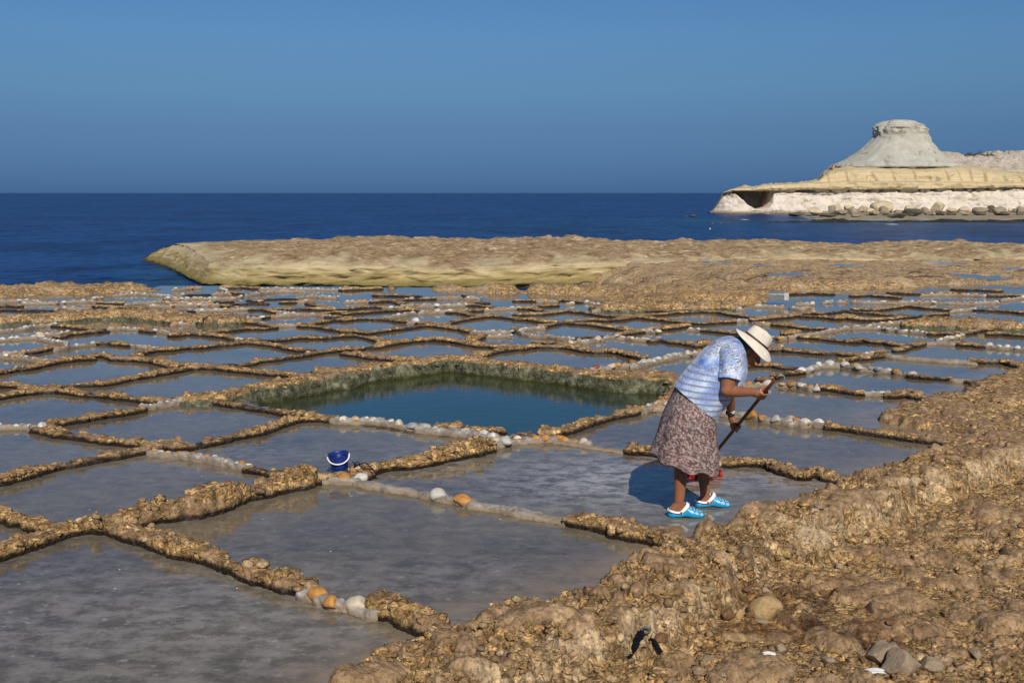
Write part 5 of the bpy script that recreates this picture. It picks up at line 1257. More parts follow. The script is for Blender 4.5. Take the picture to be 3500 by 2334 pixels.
# ------------------------------------------------------------------ small things on the rock
def tube(bm, pts, r, seg=8, closed=False, flat=1.0):
    """a round (or flattened) tube through points"""
    P = np.asarray(pts, float); n = len(P); rr = np.broadcast_to(r, (n,))
    T = np.gradient(P, axis=0) if not closed else np.roll(P, -1, 0)-np.roll(P, 1, 0)
    T /= np.linalg.norm(T, axis=1)[:, None]+1e-12
    up = np.array([0, 0, 1.0]); rings = []
    a = np.cross(T[0], up); a = a if np.linalg.norm(a) > 1e-3 else np.array([1.0, 0, 0])
    for i in range(n):
        a = a - (a@T[i])*T[i]; a /= np.linalg.norm(a)+1e-12; b = np.cross(T[i], a)
        rings.append([bm.verts.new(P[i]+rr[i]*(math.cos(q)*a+flat*math.sin(q)*b)) for q in np.linspace(0, 2*np.pi, seg, endpoint=False)])
    for i in range(n if closed else n-1):
        A, B = rings[i], rings[(i+1) % n]
        for k in range(seg): bm.faces.new((A[k], A[(k+1) % seg], B[(k+1) % seg], B[k]))
    if not closed: bm.faces.new(rings[0][::-1]); bm.faces.new(rings[-1])
def smooth_pts(pts, n=40):
    """Catmull-Rom through points"""
    P = np.asarray(pts, float); P = np.vstack([2*P[0]-P[1], P, 2*P[-1]-P[-2]]); out = []
    m = len(P)-3; per = max(2, n//m)
    for i in range(m):
        for t in np.linspace(0, 1, per, endpoint=False):
            p0, p1, p2, p3 = P[i:i+4]
            out.append(0.5*((2*p1)+(-p0+p2)*t+(2*p0-5*p1+4*p2-p3)*t*t+(-p0+3*p1-3*p2+p3)*t**3))
    out.append(P[-2]); return np.array(out)
def lathe(bm, prof, seg=40):
    rings = [[bm.verts.new((r_*math.cos(q), r_*math.sin(q), z)) for q in np.linspace(0, 2*np.pi, seg, endpoint=False)] for r_, z in prof]
    for A, B in zip(rings[:-1], rings[1:]):
        for k in range(seg): bm.faces.new((A[k], A[(k+1) % seg], B[(k+1) % seg], B[k]))
    return rings

# the blue bucket
g = G(1163, 1601, 0.05); BK = (g[0], g[1], 0.045)
bk = empty('bucket', BK); bk.scale = (.9, .9, .92); bk.rotation_euler = (R(-3), R(-7), R(10))
tag(bk, 'small blue plastic bucket with a white handle standing on the pan corner', 'bucket')
def bucket_material():
    t = NT('bucket_plastic'); P = t.pos(); n = t.noise(P, 40, 5, .7)
    c = t.ramp(n, [(0.3, (0.004, 0.014, 0.11)), (0.6, (0.008, 0.034, 0.21)), (0.8, (0.06, 0.095, 0.26))])
    return t.set(c, 0.33, 0.5, t.bump(n, .12, .003))
M_BK = bucket_material()
bm = bmesh.new(); s_ = 1.0
H_ = 0.150; r0_, r1_ = 0.074, 0.086
pr_ = [(0.001, 0.002), (r0_-.004, 0.0), (r0_, 0.006)]
pr_ += [(r0_+(r1_-r0_)*f, H_*f) for f in np.linspace(0.1, 0.8, 8)]
pr_ += [(r1_*.975+.006, H_*.82), (r1_*.975+.006, H_*.845), (r1_*.975, H_*.855), (r1_*.98, H_*.90), (r1_+.006, H_*.91), (r1_+.006, H_*.935), (r1_, H_*.945), (r1_+.005, H_*.975), (r1_+.005, H_), (r1_-.001, H_)]
pr_ += [(r0_+(r1_-r0_)*f-.004, H_*f) for f in np.linspace(0.95, 0.05, 10)] + [(0.001, 0.01)]
lathe(bm, pr_, 44); body_ = from_bm('shell', bm, M_BK, bk)
M_WH = plain('white_plastic', (0.80, 0.79, 0.76), 0.4, 0.5, .06)
q = np.linspace(0, np.pi, 28)
hp = np.stack([-np.cos(q)*(r1_+.012), -0.012-0.086*np.sin(q)*1.0, H_*0.87-0.070*np.sin(q)**0.9], 1)
bm = bmesh.new(); tube(bm, hp, 0.0062, 8); from_bm('handle', bm, M_WH, bk)
for sx in (-1, 1):
    bm = bmesh.new(); bmesh.ops.create_cone(bm, segments=14, radius1=.011, radius2=.009, depth=.008, cap_ends=True)
    bmesh.ops.rotate(bm, matrix=Matrix.Rotation(math.pi/2, 3, 'Y'), verts=bm.verts); bmesh.ops.translate(bm, vec=(sx*(r1_+.008), -.012, H_*.87), verts=bm.verts)
    from_bm('handle_lug', bm, M_BK, bk)
# the black rope tied to its handle
M_ROPE = plain('black_rope', (0.010, 0.010, 0.010), 0.75, 0.3, .3, 200)
def rp(px, py, z): a = G(px, py, z); return (a[0], a[1], z)
r0p = [rp(1178, 1590, .085), rp(1190, 1600, .075), rp(1208, 1612, .07), rp(1225, 1617, .075), rp(1240, 1608, .085)]
rope_base = rp(1215, 1600, 0.03)
ropes = [[rp(1176, 1583, .09), rp(1186, 1592, .085), rp(1200, 1598, .08), rp(1214, 1605, .07), rp(1232, 1615, .06), rp(1243, 1622, .05)],
         [rp(1210, 1588, .10), rp(1216, 1580, .12), rp(1224, 1578, .125), rp(1227, 1584, .11), rp(1218, 1591, .10), rp(1210, 1594, .1), rp(1214, 1586, .11), rp(1222, 1589, .105), rp(1212, 1596, .09)],
         [rp(1226, 1588, .105), rp(1238, 1584, .125), rp(1252, 1583, .13), rp(1262, 1592, .115), rp(1272, 1602, .095), rp(1284, 1614, .07), rp(1296, 1622, .05)],
         [rp(1228, 1588, .10), rp(1238, 1598, .09), rp(1255, 1603, .09), rp(1270, 1604, .085), rp(1283, 1612, .06), rp(1290, 1621, .045)],
         [rp(1180, 1588, .088), rp(1183, 1582, .097), rp(1185, 1589, .088), rp(1178, 1592, .085)], [rp(1204, 1578, .12), rp(1210, 1582, .115), rp(1213, 1590, .1), rp(1208, 1600, .08)]]
bm = bmesh.new()
for k in ropes: tube(bm, smooth_pts(k, 36), 0.0042, 6)
o = from_bm('rope', bm, M_ROPE); recentre(o, rope_base); tag(o, 'black rope knotted to the bucket handle and trailing over the rock', 'rope')

# grey box with a pale band, far out among the pans
g = G(2653, 1021, 0.12); gb = empty('box', (g[0], g[1], 0.10), R(-12)); tag(gb, 'grey concrete box with a pale band beside the far pans', 'box')
M_CON = plain('box_grey', (0.17, 0.175, 0.165), 0.85, .2, .25, 20); M_CONP = plain('box_pale', (0.48, 0.48, 0.45), 0.85, .2, .1, 20)
def box(name, mat, parent, sx, sy, sz, loc, bev=.008):
    bm = bmesh.new(); bmesh.ops.create_cube(bm, size=1); bmesh.ops.scale(bm, vec=(sx, sy, sz), verts=bm.verts); bmesh.ops.bevel(bm, geom=bm.edges[:], offset=bev, segments=2)
    bmesh.ops.translate(bm, vec=loc, verts=bm.verts); return from_bm(name, bm, mat, parent, False)
box('body', M_CON, gb, .30, .24, .11, (0, 0, .055)); box('band', M_CONP, gb, .304, .244, .022, (0, 0, .121)); box('lid', M_CON, gb, .31, .25, .05, (0, 0, .157)); box('end_block', M_CONP, gb, .09, .2, .14, (.2, 0, .07))

# loose stones, shell scraps and black rubber on the rock in the right foreground
def stone_mat(name, c0, c1):
    t = NT(name); P = t.pos(); n = t.noise(P, 14, 8, .7); f = t.noise(P, 60, 5, .7)
    c = t.mix(t.mrange(f, .45, .33, 0, .6), t.ramp(n, [(.3, c0), (.7, c1)]), tuple(x*.35 for x in c0))
    return t.set(c, .85, .25, t.bump(t.math('ADD', n, f), .6, .012))
SM = [stone_mat('loose_stone_grey', (.20, .145, .09), (.38, .29, .19)), stone_mat('loose_stone_ochre', (.30, .19, .085), (.50, .34, .16)), stone_mat('loose_stone_brown', (.10, .05, .022), (.24, .13, .06))]
def put_stone(px, py, w, h, mi, label, group=None, seed=0, rz=None):
    g = G(px, py, 0.02); 
    for _ in range(4): g = G(px, py, ground_z(g[0], g[1]))
    z = ground_z(g[0], g[1]); me = boulder_mesh(seed+60, 3); me.materials.append(SM[mi])
    o = bpy.data.objects.new('stone', me); o.location = (g[0], g[1], z-h*.22); o.scale = (w, w*.8, h*1.2); o.rotation_euler = (0, 0, seed*1.3 if rz is None else rz); link(o)
    return tag(o, label, 'stone', group)
put_stone(3085, 2300, .19, .125, 0, 'squarish grey stone block casting a dark shadow on the rocky ground', seed=1, rz=.1)
put_stone(2620, 2062, .20, .12, 1, 'rounded mossy stone leaning at the foot of the yellow bank face', seed=2)
put_stone(2490, 2115, .075, .06, 2, 'small dark reddish brown stone beside the foot of the bank', seed=3)
put_stone(3180, 2290, .13, .07, 0, 'low grey stone next to the squarish block', seed=4)
put_stone(3005, 2255, .16, .09, 0, 'cracked grey stone touching two others above the squarish block', seed=5)
rs = random.Random(8)
for i in range(34):
    px = rs.uniform(2250, 3480); py = rs.uniform(2020 if px < 2700 else 1760, 2320)
    if py < 2330-(px-1750)*0.55: continue
    put_stone(px, py, rs.uniform(.03, .085), rs.uniform(.02, .05), rs.choice([0, 0, 1, 2]), 'small loose stone lying on the ochre rock of the foreground', 'small stones on the foreground rock', seed=10+i)
M_SHELL = plain('white_shell', (.66, .64, .60), .6, .4, .1, 60)
def scrap(px, py, w, d, label, seed):
    g = G(px, py, 0.03); z = max(ground_z(g[0]+a, g[1]+b) for a in (-.02, 0, .02) for b in (-.02, 0, .02)); bm = bmesh.new(); bmesh.ops.create_grid(bm, x_segments=10, y_segments=6, size=.5)
    for v in bm.verts:
        v.co.z = .05*math.sin(v.co.x*5+seed)+.03*math.sin(v.co.y*9); v.co.x += .06*math.sin(v.co.y*11+seed); v.co.y *= 1-.25*abs(v.co.x)
    r_ = bmesh.ops.solidify(bm, geom=bm.faces[:], thickness=.12)
    bmesh.ops.scale(bm, vec=(w, d, .07), verts=bm.verts); o = from_bm('tile_scrap', bm, M_SHELL); o.location = (g[0], g[1], z+.002); o.rotation_euler = (R(8), 0, -.15+seed*.1); tag(o, label, 'scrap')
scrap(2992, 2247, .085, .05, 'white flat scrap lying beside the squarish grey stone', 1); scrap(2630, 2210, .06, .028, 'thin white scrap alone on the ochre rock', 2)
M_RUB = plain('black_rubber', (.012, .012, .013), .4, .5, .4, 60); M_RUB2 = plain('grey_rubber_sole', (.10, .11, .10), .6, .4, .2, 60)
def rubber(pts, width, label, slot):
    base = pts[0]; P = smooth_pts(pts, 30); n = len(P); bm = bmesh.new(); rows = []
    for i, p in enumerate(P):
        t_ = P[min(i+1, n-1)]-P[max(i-1, 0)]; t_ /= np.linalg.norm(t_); side = np.cross(t_, (0, -.75, .66)); side /= np.linalg.norm(side); up = np.cross(side, t_)
        w = width*(1.0 if 1 < i < n-2 else .7)
        rows.append([bm.verts.new(Vector(p+side*w*(k/6-.5)-up*(.010*((k/6-.5)*2)**2))) for k in range(7)])
    for A, B in zip(rows[:-1], rows[1:]):
        for k in range(6): bm.faces.new((A[k], A[k+1], B[k+1], B[k]))
    bmesh.ops.solidify(bm, geom=bm.faces[:], thickness=.008)
    root = empty('rubber_scrap', tuple(base)); tag(root, label, 'scrap'); o = from_bm('strap', bm, M_RUB, root); o.location = -Vector(base)
    if slot:
        e = P[-1]; loop = [e+np.array([.022*math.cos(a)+.016, 0, .016*math.sin(a)]) for a in np.linspace(0, 2*np.pi, 18, endpoint=False)]
        bm = bmesh.new(); tube(bm, loop, .006, 6, closed=True); o = from_bm('buckle_loop', bm, M_RUB2, root); o.location = -Vector(base)
def rg(px, py, up=0.0):
    g = G(px, py, 0.03); z = ground_z(g[0], g[1]); g = G(px, py, z+up); return np.array([g[0], g[1], ground_z(g[0], g[1])+up])
def rline(p0, p1, lifts):
    a_, b_ = rg(*p0, .012), rg(*p1, .012); n_ = len(lifts); return [a_+(b_-a_)*(i/(n_-1))+np.array([0, 0, l_]) for i, l_ in enumerate(lifts)]
rubber(rline((2142, 2266), (2196, 2222), (.0, .006, .014, .03)), .042, 'bent black rubber strap with a grey loop at the foot of the bank', True)
rubber(rline((2216, 2223), (2262, 2212), (.0, .02, .012, .0)), .024, 'smaller folded black rubber scrap beside the bent strap', False)

# ------------------------------------------------------------------ the woman sweeping the pan
def PP(x, y, depth):
    """photograph crop round the figure -> place at a given distance"""
    return AT(2150+x/2.178, 1080+y/2.178, depth)
yn = float(G(2345, 1764, 0)[1]); yf = float(G(2440, 1731, 0)[1]); YC = (yn+yf)/2   # near foot, far foot, body
SCL = YC/FPX/2.178                                                                # metres per crop pixel
base_p = PP(430, 1455, YC); PERSON = (float(base_p[0]), YC, 0.0)
person = empty('person', PERSON)
tag(person, 'person in pale sun hat, blue patterned shirt and long floral skirt, bent over sweeping', 'person')
def put(name, bm_or_o, mat=None, parent=None):
    o = from_bm(name, bm_or_o, mat) if mat is not None else bm_or_o
    par = parent or person
    o.parent = par
    o.matrix_parent_inverse = Matrix.Identity(4)
    off = Vector(PERSON) if par is person else Vector((0, 0, 0))
    if par is person: o.location = -off
    return o
def ring_loft(name, rings, mat, parent=None, uv=True, caps=False):
    """rings: list of (n,3) arrays of equal length, closed"""
    Rg = np.array(rings); n, m = Rg.shape[:2]
    Rg2 = np.concatenate([Rg, Rg[:, :1]], 1)
    u = np.linspace(0, 1, m+1)[None, :]*np.ones((n, 1)); v = np.linspace(0, 1, n)[:, None]*np.ones((1, m+1))
    o = mesh_np(name, Rg2.reshape(-1, 3), grid_faces(n, m+1), mat, uv=np.stack([u, v], -1).reshape(-1, 2))
    return put(name, o, parent=parent)
def spline_keys(keys, n):
    K = np.array(keys, float); return smooth_pts(K, n)

def skin_material():
    t = NT('skin'); P = t.pos(); n = t.noise(P, 60, 5, .6); b = t.noise(P, 9, 3)
    c = t.ramp(b, [(0.3, (0.235, 0.088, 0.040)), (0.7, (0.33, 0.135, 0.066))])
    c = t.mix(t.mrange(n, .55, .7, 0, .35), c, (0.20, 0.075, 0.035))
    t.b.inputs['Subsurface Weight'].default_value = 0.06; t.b.inputs['Subsurface Radius'].default_value = (.02, .008, .004)
    return t.set(c, 0.42, 0.45, t.bump(n, .12, .002))
M_SKIN = skin_material()

# ---- broom (held, but a thing of its own)
ST = PP(1103, 452, YC-0.27)
SB = AT(2374, 1634, 8.86)
sd_ = (SB-ST)/np.linalg.norm(SB-ST)
def stick_at(cx):
    """point of the stick above the crop column cx"""
    best = None
    for f in np.linspace(0, 1, 600):
        p = ST+(SB-ST)*f; px = 1750+p[0]/(p[1]*COS-(p[2]-CAM_H)*SIN)*FPX
        d = abs((px-2150)*2.178-cx)
        if best is None or d < best[0]: best = (d, p)
    return best[1]
broom = empty('broom', (float(SB[0]), float(SB[1]), 0.0)); tag(broom, 'broom with a brown wooden stick and red bristles, held across the body', 'broom')
def put_b(name, bm, mat, parent=None):
    o = from_bm(name, bm, mat); o.parent = parent or broom
    if parent is None: o.location = -Vector(broom.location)
    return o
def wood():
    t = NT('broom_wood'); P = t.pos(); n = t.noise(t.map(P, (60, 60, 8)), 1, 5)
    return t.set(t.ramp(n, [(.3, (.10, .035, .012)), (.7, (.20, .078, .028))]), .45, .4, t.bump(n, .1, .002))
bm = bmesh.new(); tube(bm, [ST+(SB-ST)*f for f in np.linspace(0, 1, 12)], 0.0125, 14); stick = put_b('stick', bm, wood())
bm = bmesh.new(); tube(bm, [ST-sd_*.006, ST+sd_*.004, ST+sd_*.018], [.011, .0145, .0145], 14); put_b('end_cap', bm, plain('broom_cap', (.035, .03, .028), .5))
loop = smooth_pts([ST, ST+np.array([.02, -.005, .012]), ST+np.array([.045, -.005, .005]), ST+np.array([.05, 0, -.02])], 20)
bm = bmesh.new(); tube(bm, loop, .0016, 5); put_b('string_loop', bm, plain('string', (.55, .52, .45), .8))
hx = np.array([.98, .18, 0]); hx /= np.linalg.norm(hx)
bm = bmesh.new(); bmesh.ops.create_cube(bm, size=1); bmesh.ops.scale(bm, vec=(.30, .055, .035), verts=bm.verts); bmesh.ops.bevel(bm, geom=bm.edges[:], offset=.008, segments=2)
bmesh.ops.rotate(bm, matrix=Matrix.Rotation(math.atan2(hx[1], hx[0]), 3, 'Z'), verts=bm.verts); hc = np.array([SB[0]+.06, SB[1], .105]); bmesh.ops.translate(bm, vec=hc, verts=bm.verts)
put_b('head_block', bm, plain('broom_head', (.55, .45, .30), .6))
rs = np.random.RandomState(4); bm = bmesh.new()
for i in range(420):
    a = rs.uniform(-.145, .145); b = rs.uniform(-.022, .022); p0 = hc+hx*a+np.array([0, b, -.016]); p1 = p0+hx*(a*.22+rs.normal(0, .004))+np.array([0, b*.8+.012, -.096+rs.uniform(0, .012)])
    s = .0016; q = [bm.verts.new(p0+hx*s), bm.verts.new(p0-hx*s), bm.verts.new(p1-hx*s), bm.verts.new(p1+hx*s)]; bm.faces.new(q)
    q = [bm.verts.new(p0+np.array([0, s, 0])), bm.verts.new(p0-np.array([0, s, 0])), bm.verts.new(p1-np.array([0, s, 0])), bm.verts.new(p1+np.array([0, s, 0]))]; bm.faces.new(q)
br_o = put_b('bristles', bm, plain('red_bristle', (.55, .012, .012), .45, .5, .25, 80)); br_o['kind'] = 'stuff'

# ---- body: head, neck, arms with hands and legs fused into one continuous skin
bmb = bmesh.new()
def limb(pts, rad, n=26, seg=16, flat=1.0):
    P = spline_keys(pts, n); rr = np.interp(np.linspace(0, 1, len(P)), np.linspace(0, 1, len(rad)), rad); tube(bmb, P, rr, seg, flat=flat)
    for e, r_ in ((P[0], rr[0]), (P[-1], rr[-1])):
        s = bmesh.ops.create_icosphere(bmb, subdivisions=2, radius=r_); bmesh.ops.translate(bmb, verts=s['verts'], vec=e)
def ellipsoid(c, axes, radii):
    s = bmesh.ops.create_icosphere(bmb, subdivisions=3, radius=1.0); M = np.array(axes).T*np.array(radii)
    for v in s['verts']: v.co = Vector(M@np.array(v.co)+np.array(c))
def hand(S, d, wrist, thumb_up, palm=0.036):
    """fingers closed round a stick: S grip centre, d stick direction, coming from wrist"""
    d = d/np.linalg.norm(d); r0 = wrist-S; r0 = r0-(r0@d)*d; r0 /= np.linalg.norm(r0); e = np.cross(d, r0)
    pc = S+r0*palm
    limb([wrist, pc+r0*.018, pc+e*.004], [.026, .028, .024], 10, 12)
    for k in range(4): ellipsoid(S+r0*.028+d*((k-1.5)*.0185)+e*.012, (d, r0, e), (.0125, .016, .020))
    ellipsoid(pc, (d, r0, e), (.040, .026, .022))
    for k, (L_, r_) in enumerate(((.9, .0088), (1.0, .0092), (.97, .0088), (.82, .0078))):
        o_ = S+d*((k-1.5)*.0185); a1 = math.radians(45); a2 = math.radians(45+205*L_)
        pts = [o_+(r0*math.cos(a)+e*math.sin(a))*(.0240+.004*math.cos((a-a1)*1.5)) for a in np.linspace(a1, a2, 9)]
        limb(pts, [r_*1.12, r_, r_*1.04, r_*.9], 16, 9)
    sgn = thumb_up
    o_ = S+d*sgn*.040
    pts = [pc+d*sgn*.025-e*.008, o_+r0*.020-e*.022, o_+d*sgn*.014-e*.025-r0*.004, o_+d*sgn*.020-e*.014-r0*.021]
    limb(pts, [.0135, .0115, .0105, .0088], 12, 10)
shl_n = PP(775, 262, YC-0.165); elb_n = PP(730, 548, YC-0.235); Sn = stick_at(1000); wr_n = PP(915, 568, Sn[1]-0.035)
limb([shl_n, (shl_n+elb_n)/2+np.array([-.004, -.004, 0]), elb_n], [.052, .056, .054, .044], 22)
ellipsoid(elb_n+np.array([-.004, 0, -.004]), np.eye(3), (.043, .042, .044))
limb([elb_n, elb_n*.62+wr_n*.38+np.array([0, -.006, -.004]), wr_n], [.043, .045, .040, .033, .0265], 22)
hand(Sn, -sd_, wr_n, 1)
shl_f = PP(800, 300, YC+0.165); elb_f = PP(745, 585, YC+0.20); Sf = stick_at(802); wr_f = PP(757, 724, Sf[1]+0.02)
limb([shl_f, (shl_f+elb_f)/2, elb_f], [.052, .05, .042], 20); limb([elb_f, (elb_f+wr_f)/2+np.array([.004, 0, 0]), wr_f], [.040, .038, .031, .026], 18)
hand(Sf, -sd_, wr_f, -1)
# head: face towards the ground in front
axu = np.array([.788, 0, -.616]); axa = np.array([.616, 0, .788]); yh = YC-0.01; lat = np.array([0, 1.0, 0])
hc_ = PP(903, 232, yh)
ellipsoid(hc_, (axu, lat, axa), (.094, .076, .100)); ellipsoid(hc_+axu*.030-axa*.060, (axu, lat, axa), (.062, .056, .056))
ellipsoid(hc_+axu*.072-axa*.100, (axu, lat, axa), (.026, .032, .024))                                      # chin
limb([hc_+axu*.086-axa*.012, hc_+axu*.106-axa*.032, hc_+axu*.112-axa*.047], [.009, .012, .014], 8, 10)       # nose
for s in (-1, 1):
    ellipsoid(hc_+axu*.110-axa*.048+lat*s*.010, (axu, lat, axa), (.009, .008, .008))
    ellipsoid(hc_-axu*.006-axa*.030+lat*s*.076, (axu, lat, axa), (.017, .008, .029))                          # ears
    ellipsoid(hc_+axu*.078-axa*.004+lat*s*.032, (axu, lat, axa), (.014, .022, .008))                          # brows
    ellipsoid(hc_+axu*.070-axa*.050+lat*s*.036, (axu, lat, axa), (.022, .022, .022))                          # cheeks
ellipsoid(hc_+axu*.096-axa*.076, (axu, lat, axa), (.010, .022, .007)); ellipsoid(hc_+axu*.094-axa*.088, (axu, lat, axa), (.010, .020, .007))   # lips
nk = PP(800, 215, YC); limb([nk+np.array([-.06, 0, -.03]), nk, hc_-axu*.015-axa*.045], [.075, .062, .058], 14)
# trunk hidden under the clothes
limb([PP(470, 640, YC), PP(560, 480, YC), PP(690, 300, YC), PP(775, 250, YC)], [.13, .125, .12, .08], 20)
limb([shl_n+np.array([-.01, .02, 0]), PP(760, 260, YC), shl_f+np.array([-.01, -.02, 0])], [.06, .08, .06], 12)
# legs
def leg(kx, ky, ax, ay, depth, rk):
    knee = PP(kx, ky, depth); ank = PP(ax, ay, depth); hip = PP(470, 660, YC+(depth-YC)*.5)
    limb([hip, (hip+knee)/2+np.array([.01, 0, 0]), knee], [.095, .085, .06], 16); m1 = knee*.66+ank*.34+np.array([-.012, 0, 0])
    limb([knee, m1, knee*.25+ank*.75+np.array([-.004, 0, 0]), ank], [.056, rk, rk*.80, rk*.70], 24)
    return ank
ank_n = leg(415, 1010, 372, 1378, yn, .0505); ank_f = leg(560, 1000, 566, 1338, yf, .047)
def foot(ank, heel, toe, depth):
    h = PP(*heel, depth); t_ = PP(*toe, depth); f = t_-h; f[2] = 0; f /= np.linalg.norm(f)
    limb([h+f*.030+np.array([0, 0, .030]), ank*.5+(h+f*.06)*.5+np.array([0, 0, .02]), ank], [.030, .034, .033], 10)
    limb([h+f*.030+np.array([0, 0, .024]), h+f*.10+np.array([0, 0, .035]), h+f*.20+np.array([0, 0, .020])], [.028, .034, .022], 14)
    limb([ank, h+f*.10+np.array([0, 0, .050]), h+f*.16+np.array([0, 0, .034])], [.032, .030, .02], 10)
    return h, f
hn, fn = foot(ank_n, (287, 1478), (566, 1486), yn); hf, ff = foot(ank_f, (490, 1414), (770, 1414), yf)
me0 = bpy.data.meshes.new('body'); bmb.to_mesh(me0); bmb.free()
tmp = bpy.data.objects.new('tmp_body', me0); COL.objects.link(tmp)
m_ = tmp.modifiers.new('r', 'REMESH'); m_.mode = 'VOXEL'; m_.voxel_size = 0.0055; m_.use_smooth_shade = True
m_ = tmp.modifiers.new('s', 'SMOOTH'); m_.factor = 0.5; m_.iterations = 4
dg = bpy.context.evaluated_depsgraph_get(); me1 = bpy.data.meshes.new_from_object(tmp.evaluated_get(dg)); bpy.data.objects.remove(tmp)
me1.name = 'body'; me1.materials.clear(); me1.materials.append(M_SKIN); me1.polygons.foreach_set('use_smooth', np.ones(len(me1.polygons), bool))
body = bpy.data.objects.new('body', me1); COL.objects.link(body); put('body', body)
# hair at the nape, under the hat
bm = bmesh.new(); s = bmesh.ops.create_icosphere(bm, subdivisions=4, radius=1.0); Mx = np.array([axu, lat, axa]).T*np.array([.098, .081, .102])
for v in s['verts']:
    p = np.array(v.co); v.co = Vector(Mx@p+hc_-axu*.006); v.co += Vector(axu)*(.003*math.sin(p[1]*40))
cut = [v for v in bm.verts if (np.array(v.co)-hc_)@axu > .02-.25*max(0, (np.array(v.co)-hc_)@axa) or (np.array(v.co)-hc_)@axa < -.062]
bmesh.ops.delete(bm, geom=cut, context='VERTS'); put('hair', bm, plain('hair', (.045, .035, .03), .6, .4, .4, 120))

# ---- shirt
def shirt_material():
    t = NT('shirt_fabric'); P = t.pos(); uvn = t.n('ShaderNodeUVMap'); UV = uvn.outputs[0]
    cl = t.noise(P, 7, 3, .5)
    base = t.ramp(cl, [(0.36, (0.10, 0.19, 0.50)), (0.48, (0.27, 0.39, 0.70)), (0.58, (0.62, 0.70, 0.85)), (0.72, (0.74, 0.79, 0.88))])
    # scrolls and blossoms: thin slate outlines with white fill
    n = t.noise(P, 13, 2, .5, 2.2); a = t.math('ABSOLUTE', t.math('SUBTRACT', n, 0.5))
    reg = t.noise(P, 8.5, 2, .5)
    regm = t.mrange(reg, .42, .47)
    fill = t.math('MULTIPLY', t.mrange(a, .085, .06), regm); line = t.math('MULTIPLY', t.mrange(t.math('ABSOLUTE', t.math('SUBTRACT', a, .045)), .026, .014), regm)
    base = t.mix(t.math('MULTIPLY', fill, .8), base, (0.66, 0.68, 0.74)); c = t.mix(t.math('MULTIPLY', line, .9), base, (0.075, 0.08, 0.13))
    vv = t.vor(P, 17, 'F1'); ring = t.math('MULTIPLY', t.mrange(t.math('ABSOLUTE', t.math('SUBTRACT', vv, .22)), .035, .015), t.mrange(reg, .50, .44))
    dot = t.math('MULTIPLY', t.mrange(vv, .24, .20), t.mrange(reg, .50, .44))
    c = t.mix(t.math('MULTIPLY', dot, .6), c, (0.62, 0.66, 0.76)); c = t.mix(t.math('MULTIPLY', ring, .55), c, (0.10, 0.11, 0.17))
    # woven bands over the lower back
    sp = t.n('ShaderNodeSeparateXYZ'); t.l(P, sp.inputs[0]); su = t.n('ShaderNodeSeparateXYZ'); t.l(UV, su.inputs[0])
    zc = t.math('ADD', sp.outputs['Z'], t.math('MULTIPLY', sp.outputs['X'], .10)); st = t.math('FRACT', t.math('MULTIPLY', zc, 24.0))
    band = t.math('MULTIPLY', t.mrange(t.math('ABSOLUTE', t.math('SUBTRACT', st, .5)), .20, .16), t.mrange(su.outputs['Y'], .40, .34))
    tick = t.math('FRACT', t.math('MULTIPLY', sp.outputs['X'], 110)); tk = t.mrange(tick, .35, .5)
    bc = t.mix(tk, (0.34, 0.38, 0.50), (0.12, 0.14, 0.21)); c2 = t.mix(t.mrange(su.outputs['Y'], .40, .34, 0, .6), c, t.mix(.6, base, (0.36, 0.47, 0.76)))
    c = t.mix(t.math('MULTIPLY', band, .9), c2, bc)
    t.b.inputs['Sheen Weight'].default_value = .15
    fold = t.noise(t.map(P, (1, 1, 1)), 11, 3, .5, .8)
    return t.set(c, .55, .4, t.bump(fold, .35, .02))
M_SHIRT = shirt_material()
secs = [((338, 520), (642, 768), .200), ((372, 468), (690, 694), .205), ((428, 402), (748, 634), .205), ((490, 334), (802, 566), .205), ((552, 258), (846, 508), .205), ((620, 202), (868, 424), .20), ((690, 165), (870, 345), .185),
        ((752, 152), (862, 290), .145), ((806, 160), (856, 258), .098)]
def section(back, front, lw, m=64, pw=2.3, dip=0.0):
    b = PP(*back, YC); f = PP(*front, YC); c = (b+f)/2; h = (f-b)/2; L_ = np.linalg.norm(h); hu = h/L_
    q = np.linspace(0, 2*np.pi, m, endpoint=False); cx = np.sign(np.cos(q))*np.abs(np.cos(q))**(2/pw); sy = np.sign(np.sin(q))*np.abs(np.sin(q))**(2/pw)
    return c[None]+cx[:, None]*hu[None]*L_-sy[:, None]*lat[None]*lw, q
K = np.array([[*a, *b, w] for a, b, w in secs], float); Ks = smooth_pts(K, 56); rings = []
for i, k in enumerate(Ks):
    rg_, q = section(k[:2], k[2:4], k[4]); f = i/(len(Ks)-1)
    ctr = rg_.mean(0); d = rg_-ctr; wr = 1+.014*np.sin(q*7+f*5)*(1-f)+.012*np.sin(q*3+f*11)+.010*np.sin(q*11-f*9)*(1-f)**2
    if i == 0: wr = wr*1.0
    rings.append(ctr+d*wr[:, None])
nxt = [r_ for r_ in rings]; inner = rings[-1].mean(0)+(rings[-1]-rings[-1].mean(0))*.86
shirt = ring_loft('shirt', nxt+[inner], M_SHIRT)
